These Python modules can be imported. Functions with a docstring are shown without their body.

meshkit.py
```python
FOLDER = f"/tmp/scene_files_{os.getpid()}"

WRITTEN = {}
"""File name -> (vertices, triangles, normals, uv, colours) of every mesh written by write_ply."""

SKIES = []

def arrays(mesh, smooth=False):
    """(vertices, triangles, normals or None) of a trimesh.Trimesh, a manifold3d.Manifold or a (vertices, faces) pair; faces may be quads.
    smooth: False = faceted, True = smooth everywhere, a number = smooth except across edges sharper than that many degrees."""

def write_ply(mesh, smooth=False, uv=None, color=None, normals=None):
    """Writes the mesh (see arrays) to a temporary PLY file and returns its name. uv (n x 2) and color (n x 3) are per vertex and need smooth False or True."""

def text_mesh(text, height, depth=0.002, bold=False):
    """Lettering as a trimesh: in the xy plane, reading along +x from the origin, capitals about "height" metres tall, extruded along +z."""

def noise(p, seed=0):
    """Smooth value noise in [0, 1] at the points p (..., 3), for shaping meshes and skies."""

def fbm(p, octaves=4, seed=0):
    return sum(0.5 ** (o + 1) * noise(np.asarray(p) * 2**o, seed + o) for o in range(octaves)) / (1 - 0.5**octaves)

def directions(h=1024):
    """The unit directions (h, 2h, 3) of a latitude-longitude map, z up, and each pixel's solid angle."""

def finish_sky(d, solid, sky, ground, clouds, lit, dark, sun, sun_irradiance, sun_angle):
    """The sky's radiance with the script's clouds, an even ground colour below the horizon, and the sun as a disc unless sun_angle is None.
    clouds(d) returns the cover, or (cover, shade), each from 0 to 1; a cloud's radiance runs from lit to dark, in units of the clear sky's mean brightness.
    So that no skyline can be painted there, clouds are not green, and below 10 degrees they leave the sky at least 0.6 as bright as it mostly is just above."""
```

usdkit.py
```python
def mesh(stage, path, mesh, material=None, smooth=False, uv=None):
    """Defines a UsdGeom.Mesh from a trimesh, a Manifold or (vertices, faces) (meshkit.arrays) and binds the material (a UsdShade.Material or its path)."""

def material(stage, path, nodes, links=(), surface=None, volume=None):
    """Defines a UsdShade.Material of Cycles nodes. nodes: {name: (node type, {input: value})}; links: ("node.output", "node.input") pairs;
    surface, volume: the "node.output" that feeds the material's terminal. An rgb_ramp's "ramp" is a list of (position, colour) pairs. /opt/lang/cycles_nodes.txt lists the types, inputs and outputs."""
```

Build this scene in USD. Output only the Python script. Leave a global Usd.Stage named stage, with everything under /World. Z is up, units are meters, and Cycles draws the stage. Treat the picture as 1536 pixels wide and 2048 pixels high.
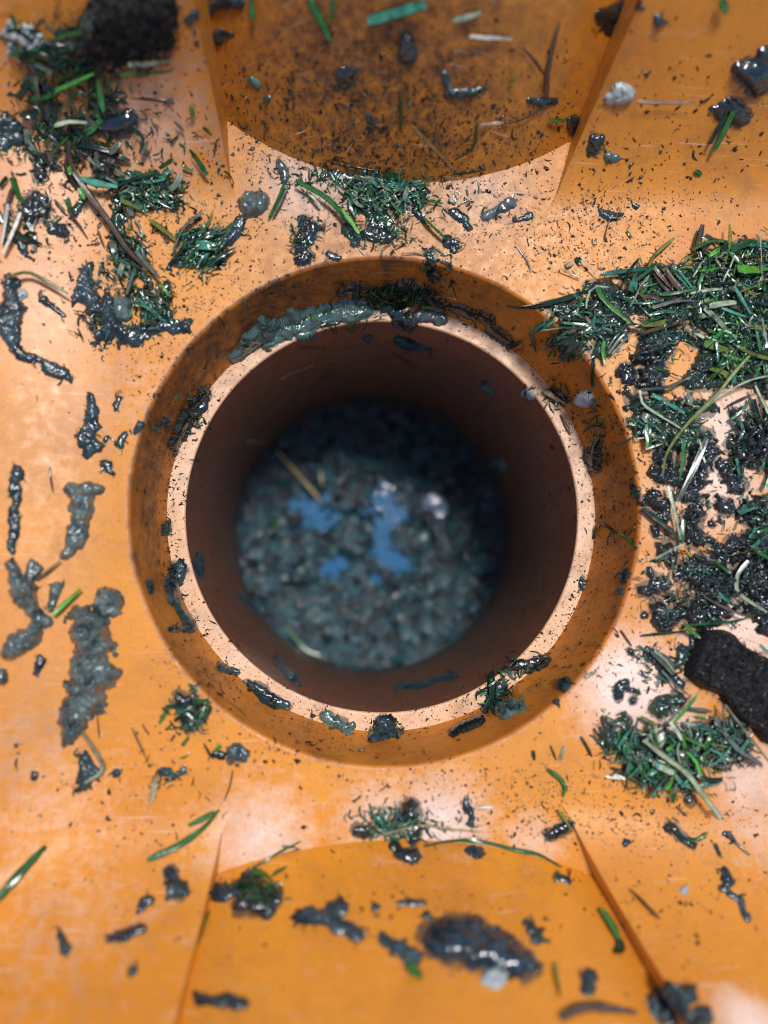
import math, random
import numpy as np, trimesh, usdkit
from meshkit import noise, fbm
from scipy.ndimage import gaussian_filter
from pxr import Usd, UsdGeom, UsdLux, UsdShade, Gf, Sdf

stage = Usd.Stage.CreateInMemory()
UsdGeom.SetStageUpAxis(stage, UsdGeom.Tokens.z)
UsdGeom.SetStageMetersPerUnit(stage, 1.0)
world = UsdGeom.Xform.Define(stage, '/World')
stage.SetDefaultPrim(world.GetPrim())
UsdGeom.Scope.Define(stage, '/World/Looks')

# ---------------------------------------------------------------- camera, sky, sun, exposure
MM = 0.001
CAM = np.array([-9.0, -16.0, 155.0])            # millimetres
TGT = np.array([-0.9, -1.5, 0.0])
FPX = 1547.0                                     # focal length in photo pixels (1536 wide)
fw = (TGT - CAM) / np.linalg.norm(TGT - CAM)
rt = np.cross(fw, [0, 1, 0]); rt /= np.linalg.norm(rt)
up = np.cross(rt, fw)
cam = UsdGeom.Camera.Define(stage, '/World/camera')
M = Gf.Matrix4d(*rt, 0, *up, 0, *(-fw), 0, *(CAM * MM), 1)
cam.AddTransformOp().Set(M)
cam.CreateHorizontalApertureAttr(24.0); cam.CreateVerticalApertureAttr(32.0)
cam.CreateFocalLengthAttr(24.0 * FPX / 1536.0)
cam.CreateClippingRangeAttr(Gf.Vec2f(0.005, 50))
cam.CreateFStopAttr(4.5); cam.CreateFocusDistanceAttr(0.169)
cam.CreateExposureAttr(0.32)

SUN_EL, SUN_AZ = math.radians(72.5), math.radians(24)     # azimuth from +y towards +x
sd = np.array([math.sin(SUN_AZ) * math.cos(SUN_EL), math.cos(SUN_AZ) * math.cos(SUN_EL), math.sin(SUN_EL)])
dome = UsdLux.DomeLight.Define(stage, '/World/sky'); dome.CreateIntensityAttr(1.0)
sky = usdkit.material(stage, '/World/Looks/sky', {
    's': ('sky_texture', {'sky_type': 'single_scattering', 'sun_disc': False, 'sun_elevation': SUN_EL,
                          'sun_rotation': SUN_AZ, 'altitude': 100.0, 'air_density': 1.0,
                          'aerosol_density': 1.0, 'ozone_density': 1.0}),
    'b': ('background_shader', {'strength': 0.125})}, [('s.color', 'b.color')], surface='b.background')
UsdShade.MaterialBindingAPI.Apply(dome.GetPrim()).Bind(sky)
dome.GetPrim().SetCustomDataByKey('kind', 'structure')
sun = UsdLux.DistantLight.Define(stage, '/World/sun')
sun.CreateIntensityAttr(0.66); sun.CreateAngleAttr(12.0); sun.CreateColorAttr(Gf.Vec3f(1.0, 0.97, 0.93))
sun.CreateNormalizeAttr(True)
sun.AddTransformOp().Set(Gf.Matrix4d(Gf.Rotation(Gf.Vec3d(0, 0, 1), Gf.Vec3d(*sd)), Gf.Vec3d(0, 0, 0)))

# ---------------------------------------------------------------- helpers
used = {}
def numbered(name, parent='/World'):
    k = used.get((parent, name), 0); used[(parent, name)] = k + 1
    return name if k == 0 else f'{name}_{k:03d}'

def tag(prim, label=None, cat=None, group=None, kind=None):
    for k, v in (('label', label), ('category', cat), ('group', group), ('kind', kind)):
        if v: prim.SetCustomDataByKey(k, v)
    return prim

def obj(name, verts, faces, mat, parent='/World', smooth=True, prim=None):
    """Mesh from millimetre vertices; prim = {name: per-vertex floats}."""
    parent = str(parent)
    path = f'{parent}/{numbered(name, parent)}'
    verts, faces = np.asarray(verts, float), np.asarray(faces, int)
    ids = np.unique(faces)
    if len(ids) < len(verts):
        re_ = np.zeros(len(verts), int); re_[ids] = np.arange(len(ids))
        faces = re_[faces]; verts = verts[ids]; prim = {k: np.asarray(q)[ids] for k, q in (prim or {}).items()}
    m = usdkit.mesh(stage, path, (np.asarray(verts, float) * MM, np.asarray(faces, int)), mat, smooth=smooth)
    for k, v in (prim or {}).items():
        UsdGeom.PrimvarsAPI(m).CreatePrimvar(k, Sdf.ValueTypeNames.FloatArray, 'vertex').Set([float(x) for x in v])
    return m.GetPrim()

def thing(name, label, cat, group=None, kind=None):
    x = UsdGeom.Xform.Define(stage, '/World/' + numbered(name)).GetPrim()
    return tag(x, label, cat, group, kind)

def grid_faces(nr, nc, flip=False):
    i = np.arange(nr - 1)[:, None] * nc + np.arange(nc - 1)[None]
    i = i.ravel()
    q = np.stack([i, i + 1, i + nc + 1, i + nc], 1)
    return q[:, ::-1] if flip else q

# ---------------------------------------------------------------- the shape of the plastic housing (millimetres)
R_RIM, R_LEDGE_OUT, R_LEDGE_IN, R_TUBE_END = 51.3, 47.9, 43.9, 43.0
Z_LEDGE, Z_FLOOR = -17.0, -98.0
FIL = 0.9                                          # rim rounding

def ramp0(t, w):
    """0 below 0, quadratic over w, then a straight slope of 1."""
    t = np.maximum(t, 0)
    return np.where(t < w, t * t / (2 * w), t - w / 2)

def h_bank(x, y):
    x = np.asarray(x, float); y = np.asarray(y, float)
    ax = np.maximum(np.abs(x) - 33, 0)
    a = 1.5 * ramp0(y - 60.5 - 0.05 * ax, 21.0)
    b = 1.6 * ramp0(-y - 57.5 - 0.10 * ax, 24.0)
    c = 0.5 * ramp0(-x - 54.0, 26.0)
    h = (a ** 3 + b ** 3 + c ** 3) ** (1 / 3)
    return np.minimum(h, 42.0 + 0.02 * h)

def ray(u, v):
    u = np.asarray(u, float); v = np.asarray(v, float)
    d = fw + ((u - 768) / FPX)[..., None] * rt + ((1024 - v) / FPX)[..., None] * up
    return d

def at_z(u, v, z):
    d = ray(u, v); t = (z - CAM[2]) / d[..., 2]
    return CAM + t[..., None] * d

def hit_height(u, v, hf):
    lo = np.full(np.shape(u), 60.0); hi = np.full(np.shape(u), -0.5)
    lo = np.asarray(lo, float); hi = np.asarray(hi, float)
    for _ in range(26):
        m = (lo + hi) / 2
        p = at_z(u, v, m)
        above = m > hf(p[..., 0], p[..., 1])
        lo = np.where(above, m, lo); hi = np.where(above, hi, m)
    return at_z(u, v, (lo + hi) / 2)

# creases of the two notches, from two points of each fold
def crease(p0, p1):
    a = hit_height(np.array(p0[0]), np.array(p0[1]), h_bank)[:2]
    b = hit_height(np.array(p1[0]), np.array(p1[1]), h_bank)[:2]
    return a, b
CR = {'tr': crease((1114, 388), (1283, 0)), 'tl': crease((462, 372), (398, 55)),
      'bl': crease((442, 1668), (352, 2030)), 'br': crease((1140, 1636), (1330, 1962))}
def circle3(pts):
    P = np.array([at_z(np.array(float(a)), np.array(float(b)), 0.0)[:2] for a, b in pts])
    A = np.c_[2 * P, np.ones(3)]; s = np.linalg.solve(A, (P ** 2).sum(1))
    return s[:2], math.sqrt(s[2] + s[0] ** 2 + s[1] ** 2)
ARC = {'t': circle3([(452, 240), (770, 362), (1116, 296)]), 'b': circle3([(430, 1748), (770, 1680), (1180, 1748)])}
SLOPE = {'t': 1.6, 'b': 1.5}
def h_panel(x, y, k):
    (cx, cy), R = ARC[k]
    return SLOPE[k] * np.maximum(R - np.hypot(x - cx, y - cy), 0)

def theta_on(cr, r, inset=0.0, sgn=1):
    """Angle of the crease at radius r: straight out from the rim to the fold's start, then along the fold."""
    a, b = cr; ra = np.hypot(*a)
    d = (b - a) / np.linalg.norm(b - a)
    r = np.asarray(r, float)
    bb = a @ d; disc = np.maximum(bb * bb - (a @ a - r * r), 0)
    t = np.maximum(-bb + np.sqrt(disc), 0)
    p = a[None] + t.ravel()[:, None] * d[None]
    th = np.arctan2(p[:, 1], p[:, 0]).reshape(r.shape)
    th = np.where(r <= ra, math.atan2(a[1], a[0]), th)
    return th % (2 * math.pi)

DRAFT = 0.10
def in_notch(x, y):
    """(mask top, mask bottom) of plan points inside the notches' creases."""
    r = np.hypot(x, y); th = np.arctan2(y, x) % (2 * math.pi)
    mt = (th > theta_on(CR['tr'], r)) & (th < theta_on(CR['tl'], r))
    mb = (th > theta_on(CR['bl'], r)) & (th < theta_on(CR['br'], r))
    return mt, mb

def h_deck(x, y):
    h = h_bank(x, y); mt, mb = in_notch(x, y)
    h = np.where(mt, h_panel(x, y, 't'), h)
    return np.where(mb, h_panel(x, y, 'b'), h)

def surf(u, v):
    """Photo pixel -> (point, normal) on the housing or the mud at the tube's end; millimetres."""
    u = np.asarray(u, float); v = np.asarray(v, float)
    P = hit_height(u, v, h_deck)
    e = 0.25
    hx = (h_deck(P[..., 0] + e, P[..., 1]) - h_deck(P[..., 0] - e, P[..., 1])) / (2 * e)
    hy = (h_deck(P[..., 0], P[..., 1] + e) - h_deck(P[..., 0], P[..., 1] - e)) / (2 * e)
    N = np.stack([-hx, -hy, np.ones_like(hx)], -1)
    inside = np.hypot(P[..., 0], P[..., 1]) < R_RIM
    L = at_z(u, v, Z_LEDGE); rl = np.hypot(L[..., 0], L[..., 1])
    F = at_z(u, v, Z_FLOOR); rf = np.hypot(F[..., 0], F[..., 1])
    def cone(z0, r0, z1, r1):
        lo = np.full(u.shape, z0); hi = np.full(u.shape, z1)
        for _ in range(24):
            m = (lo + hi) / 2; p = at_z(u, v, m)
            out = np.hypot(p[..., 0], p[..., 1]) > r0 + (r1 - r0) * (m - z0) / (z1 - z0)
            hi = np.where(out, m, hi); lo = np.where(out, lo, m)
        p = at_z(u, v, (lo + hi) / 2); r = np.hypot(p[..., 0], p[..., 1])
        n = np.stack([-p[..., 0] / r, -p[..., 1] / r, np.full(u.shape, abs((r1 - r0) / (z1 - z0)))], -1)
        return p, n
    Wp, Wn = cone(0.0, R_RIM, Z_LEDGE, R_LEDGE_OUT)
    Tp, Tn = cone(Z_LEDGE, R_LEDGE_IN, Z_FLOOR, R_TUBE_END)
    upv = np.broadcast_to([0.0, 0, 1.0], P.shape)
    for mask, p, n in ((inside & (rl >= R_LEDGE_OUT), Wp, Wn), (inside & (rl < R_LEDGE_OUT) & (rl >= R_LEDGE_IN), L, upv),
                       (inside & (rl < R_LEDGE_IN) & (rf >= R_TUBE_END), Tp, Tn), (inside & (rl < R_LEDGE_IN) & (rf < R_TUBE_END), F, upv)):
        P = np.where(mask[..., None], p, P); N = np.where(mask[..., None], n, N)
    N = N / np.linalg.norm(N, axis=-1, keepdims=True)
    return P, N

def mm_per_px(P):
    return ((P - CAM) @ fw) / FPX

# ---------------------------------------------------------------- materials (object space = world metres)
def mat(name, nodes, links, surface='p.BSDF'):
    return usdkit.material(stage, '/World/Looks/' + name, nodes, links, surface=surface)

def plastic(name, c0, c1, sheen_film_col, rough=0.46, sheen_film_amount=1.0, streaks=False):
    n = {'g': ('geometry', {}),
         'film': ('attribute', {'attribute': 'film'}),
         'n1': ('noise_texture', {'scale': 28.0, 'detail': 4.0, 'roughness': 0.6}),
         'n2': ('noise_texture', {'scale': 420.0, 'detail': 5.0, 'roughness': 0.7}),
         'n3': ('noise_texture', {'scale': 2300.0, 'detail': 3.0, 'roughness': 0.6}),
         'n4': ('noise_texture', {'scale': 900.0, 'detail': 6.0, 'roughness': 0.75, 'distortion': 1.2}),
         'base': ('mix_color', {'a': c0, 'b': c1}),
         'm1': ('map_range', {'from_min': 0.35, 'from_max': 0.65, 'to_min': 0.0, 'to_max': 1.0, 'clamp': True}),
         # sky sheen and pale residue mixed into the colour, broken up by noise
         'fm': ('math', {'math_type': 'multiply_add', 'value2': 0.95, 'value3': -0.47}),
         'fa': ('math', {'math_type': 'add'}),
         'fc': ('map_range', {'from_min': 0.1, 'from_max': 0.95, 'to_min': 0.0, 'to_max': 0.9 * sheen_film_amount, 'clamp': True}),
         'sheen_film_mix': ('mix_color', {'b': sheen_film_col}),
         # uneven brown stains, plus shading painted in by the vertex value
         'gr': ('attribute', {'attribute': 'grime_shade'}),
         'n5': ('noise_texture', {'scale': 75.0, 'detail': 7.0, 'roughness': 0.65, 'distortion': 0.6}),
         'gm': ('map_range', {'from_min': 0.47, 'from_max': 0.85, 'to_min': 0.0, 'to_max': 0.4, 'clamp': True}),
         'ga': ('math', {'math_type': 'add'}), 'gk': ('math', {'math_type': 'multiply', 'use_clamp': True}),
         'gn': ('map_range', {'from_min': 0.3, 'from_max': 0.6, 'to_min': 0.35, 'to_max': 1.0, 'clamp': True}),
         'grime_shade_mix': ('mix_color', {'b': (0.095, 0.036, 0.011)}),
         # thin feathered mud stains round the lumps
         'sm': ('attribute', {'attribute': 'smear'}),
         'n6': ('noise_texture', {'scale': 520.0, 'detail': 7.0, 'roughness': 0.72}),
         'sa': ('math', {'math_type': 'multiply_add', 'value2': 0.62}),
         'sk': ('map_range', {'from_min': 0.70, 'from_max': 0.80, 'to_min': 0.0, 'to_max': 0.8, 'clamp': True}),
         'smearc': ('mix_color', {'b': (0.035, 0.036, 0.028)}),
         # scuffs and hairline scratches
         'mp1': ('mapping', {'rotation': (0.0, 0.0, 0.7), 'scale': (90.0, 3200.0, 90.0)}), 's1': ('noise_texture', {'scale': 1.0, 'detail': 2.0}),
         'mp2': ('mapping', {'rotation': (0.0, 0.0, -1.15), 'scale': (60.0, 2600.0, 60.0)}), 's2': ('noise_texture', {'scale': 1.0, 'detail': 2.0}),
         'sx': ('math', {'math_type': 'maximum'}), 'sc': ('map_range', {'from_min': 0.68, 'from_max': 0.76, 'to_min': 0.0, 'to_max': 0.3, 'clamp': True}),
         'scrc': ('mix_color', {'b': sheen_film_col}),
         # fine dust
         'n7': ('noise_texture', {'scale': 1500.0, 'detail': 4.0, 'roughness': 0.7}),
         'du': ('map_range', {'from_min': 0.5, 'from_max': 0.72, 'to_min': 0.0, 'to_max': 0.4, 'clamp': True}),
         'dustc': ('mix_color', {'b': (0.24, 0.11, 0.045)}),
         # tiny specks of dirt
         'sp': ('map_range', {'from_min': 0.665, 'from_max': 0.70, 'to_min': 0.0, 'to_max': 0.85, 'clamp': True}),
         'dirt': ('mix_color', {'b': (0.035, 0.022, 0.012)}),
         'rg': ('map_range', {'from_min': 0.3, 'from_max': 0.7, 'to_min': rough - 0.12, 'to_max': rough + 0.12, 'clamp': True}),
         'hb': ('math', {'math_type': 'multiply_add', 'value2': 0.5}),
         'b': ('bump', {'strength': 0.35, 'distance': 0.00012}),
         'p': ('principled_bsdf', {'specular_ior_level': 0.5, 'IOR': 1.5})}
    l = [('g.position', f'n{i}.vector') for i in (1, 2, 3, 4, 5, 6, 7)]
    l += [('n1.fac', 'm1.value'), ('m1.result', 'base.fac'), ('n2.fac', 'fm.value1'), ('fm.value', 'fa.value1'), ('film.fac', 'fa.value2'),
          ('fa.value', 'fc.value'), ('base.result', 'sheen_film_mix.a'), ('fc.result', 'sheen_film_mix.fac'), ('n4.fac', 'sp.value'),
          ('n5.fac', 'gm.value'), ('gm.result', 'ga.value1'), ('gr.fac', 'ga.value2'), ('n2.fac', 'gn.value'), ('ga.value', 'gk.value1'), ('gn.result', 'gk.value2'), ('sheen_film_mix.result', 'grime_shade_mix.a'), ('gk.value', 'grime_shade_mix.fac'),
          ('g.position', 'mp1.vector'), ('g.position', 'mp2.vector'), ('mp1.vector', 's1.vector'), ('mp2.vector', 's2.vector'), ('s1.fac', 'sx.value1'), ('s2.fac', 'sx.value2'), ('sx.value', 'sc.value'),
          ('grime_shade_mix.result', 'scrc.a'), ('sc.result', 'scrc.fac'), ('n7.fac', 'du.value'), ('scrc.result', 'dustc.a'), ('du.result', 'dustc.fac'),
          ('sm.fac', 'sa.value1'), ('n6.fac', 'sa.value3'), ('sa.value', 'sk.value'), ('dustc.result', 'smearc.a'), ('sk.result', 'smearc.fac'), ('smearc.result', 'dirt.a'), ('sp.result', 'dirt.fac'), ('dirt.result', 'p.base_color'), ('n2.fac', 'rg.value'), ('rg.result', 'p.roughness'),
          ('n3.fac', 'hb.value1'), ('n2.fac', 'hb.value3'), ('hb.value', 'b.height'), ('b.normal', 'p.normal')]
    return mat(name, n, l)

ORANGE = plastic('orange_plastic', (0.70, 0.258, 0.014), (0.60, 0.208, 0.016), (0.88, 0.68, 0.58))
RECESS = plastic('orange_recess', (0.60, 0.195, 0.011), (0.52, 0.16, 0.012), (0.40, 0.18, 0.07), sheen_film_amount=0.5)
LEDGE = plastic('orange_ledge', (0.72, 0.33, 0.10), (0.72, 0.42, 0.22), (0.74, 0.5, 0.36))  # paler copy of the plastic; the light on the ledge is in its colour
TUBE = plastic('orange_tube', (0.25, 0.075, 0.018), (0.17, 0.050, 0.014), (0.05, 0.03, 0.02), sheen_film_amount=0.4)

def mud_mat(name, c0, c1, rough, bscale=1400.0, bstr=0.6, spec=0.5, coat=0.0, p0=0.3, p1=0.7, cscale=260.0):
    n = {'g': ('geometry', {}), 'n1': ('noise_texture', {'scale': cscale, 'detail': 6.0, 'roughness': 0.7}),
         'n2': ('noise_texture', {'scale': bscale, 'detail': 4.0, 'roughness': 0.6}),
         'r': ('rgb_ramp', {'ramp': [(p0, c0), (p1, c1)]}),
         'rg': ('map_range', {'from_min': 0.35, 'from_max': 0.65, 'to_min': rough * 0.5, 'to_max': rough * 2.2, 'clamp': True}),
         'b': ('bump', {'strength': bstr, 'distance': 0.0005}),
         'p': ('principled_bsdf', {'specular_ior_level': spec, 'coat_weight': coat, 'coat_roughness': 0.06})}
    l = [('g.position', 'n1.vector'), ('g.position', 'n2.vector'), ('n1.fac', 'r.fac'), ('r.color', 'p.base_color'),
         ('n1.fac', 'rg.value'), ('rg.result', 'p.roughness'), ('n2.fac', 'b.height'), ('b.normal', 'p.normal')]
    return mat(name, n, l)
MUD_BLACK = mud_mat('wet_black_mud', (0.003, 0.0045, 0.005), (0.012, 0.020, 0.020), 0.06, 450.0, 0.6, 1.0)
MUD_GREEN = mud_mat('wet_green_mush', (0.003, 0.006, 0.005), (0.022, 0.062, 0.040), 0.07, 450.0, 0.6, 1.0)
MUD_GREY = mud_mat('wet_grey_mud', (0.012, 0.028, 0.032), (0.12, 0.165, 0.150), 0.14, 520.0, 0.6, 0.6, 0.5, 0.38, 0.66, 300.0)  # teal tint puts the reflected sky into the mud colour
MUD_DARK = mud_mat('dark_grey_mud', (0.003, 0.009, 0.012), (0.040, 0.074, 0.080), 0.09, 600.0, 0.6, 0.7, 0.0, 0.38, 0.68)  # blue of the reflected sky tinted into the base here too
MUD_SLICK = mud_mat('slick_black_mud', (0.002, 0.006, 0.009), (0.012, 0.030, 0.042), 0.14, 110.0, 0.12, 0.8, 0.3)
MUD_TEAL = mud_mat('green_grey_mud', (0.015, 0.048, 0.044), (0.10, 0.17, 0.15), 0.08, 600.0, 0.6, 0.7, 0.6)
CRUMB = mud_mat('dirt_crumbs', (0.010, 0.007, 0.004), (0.045, 0.028, 0.014), 0.45, 1500.0, 0.6, 0.3)
SOIL = mud_mat('black_soil', (0.002, 0.0025, 0.003), (0.010, 0.009, 0.010), 0.4, 1500.0, 1.0, 0.35)
FLOOR = mud_mat('gritty_mud', (0.0003, 0.004, 0.008), (0.018, 0.082, 0.110), 0.10, 480.0, 1.0, 0.6, 0.5, 0.43, 0.62, 240.0)  # blue cast of the sky put into the mud colour
PALE = mud_mat('pale_grit', (0.20, 0.24, 0.24), (0.42, 0.46, 0.45), 0.25, 900.0, 0.3)
WATER = mat('puddle_water', {'g': ('geometry', {}), 'n': ('noise_texture', {'scale': 330.0, 'detail': 3.0}), 'b': ('bump', {'strength': 0.35, 'distance': 0.0004}),
    'p': ('principled_bsdf', {'base_color': (0.004, 0.095, 0.22), 'roughness': 0.06, 'IOR': 1.5, 'specular_ior_level': 0.7})},  # blue base colour stands in for the reflected sky
    [('g.position', 'n.vector'), ('n.fac', 'b.height'), ('b.normal', 'p.normal')])

def leaf(name, c, rough=0.25, trans=0.25):
    c = np.array(c)
    n = {'g': ('geometry', {}), 'oi': ('object_info', {}), 'w': ('noise_texture', {'scale': 600.0, 'detail': 3.0}),
         'r': ('rgb_ramp', {'ramp': [(0.25, tuple(c * 0.45)), (0.5, tuple(c)), (0.8, tuple(np.minimum(c * 1.5, 0.9)))]}),
         'v': ('map_range', {'from_min': 0.0, 'from_max': 1.0, 'to_min': 0.6, 'to_max': 1.35, 'clamp': True}),
         'h': ('hsv', {'hue': 0.5, 'saturation': 1.0, 'fac': 1.0}),
         'b': ('bump', {'strength': 0.4, 'distance': 0.0002}),
         'p': ('principled_bsdf', {'roughness': rough, 'specular_ior_level': 0.6, 'coat_weight': 0.35, 'coat_roughness': 0.06}),
         't': ('translucent_bsdf', {}), 'mx': ('mix_closure', {'fac': trans})}
    l = [('g.position', 'w.vector'), ('w.fac', 'r.fac'), ('r.color', 'h.color'), ('oi.random', 'v.value'), ('v.result', 'h.value'),
         ('h.color', 'p.base_color'), ('h.color', 't.color'), ('w.fac', 'b.height'), ('b.normal', 'p.normal'),
         ('p.BSDF', 'mx.closure1'), ('t.BSDF', 'mx.closure2')]
    return mat(name, n, l, 'mx.closure')
LEAF = {'dk': leaf('dark_green_blade', (0.012, 0.045, 0.02), 0.2), 'gr': leaf('green_blade', (0.03, 0.16, 0.03), 0.22),
        'br': leaf('bright_green_blade', (0.07, 0.30, 0.035), 0.25), 'tl': leaf('wet_teal_blade', (0.065, 0.27, 0.18), 0.15),
        'pl': leaf('pale_blade', (0.38, 0.45, 0.30), 0.25), 'st': leaf('straw_blade', (0.50, 0.38, 0.18), 0.35),
        'ye': leaf('yellow_green_blade', (0.16, 0.20, 0.03), 0.3), 'bn': leaf('brown_blade', (0.085, 0.055, 0.035), 0.3),
        'gy': leaf('grey_green_blade', (0.11, 0.14, 0.11), 0.22), 'wh': leaf('white_straw', (0.75, 0.72, 0.62), 0.35)}
COLNAME = {'dk': 'dark green', 'gr': 'green', 'br': 'bright green', 'tl': 'blue green', 'pl': 'pale', 'st': 'straw coloured',
           'ye': 'yellow green', 'bn': 'brown', 'gy': 'grey green', 'wh': 'whitish'}

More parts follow.
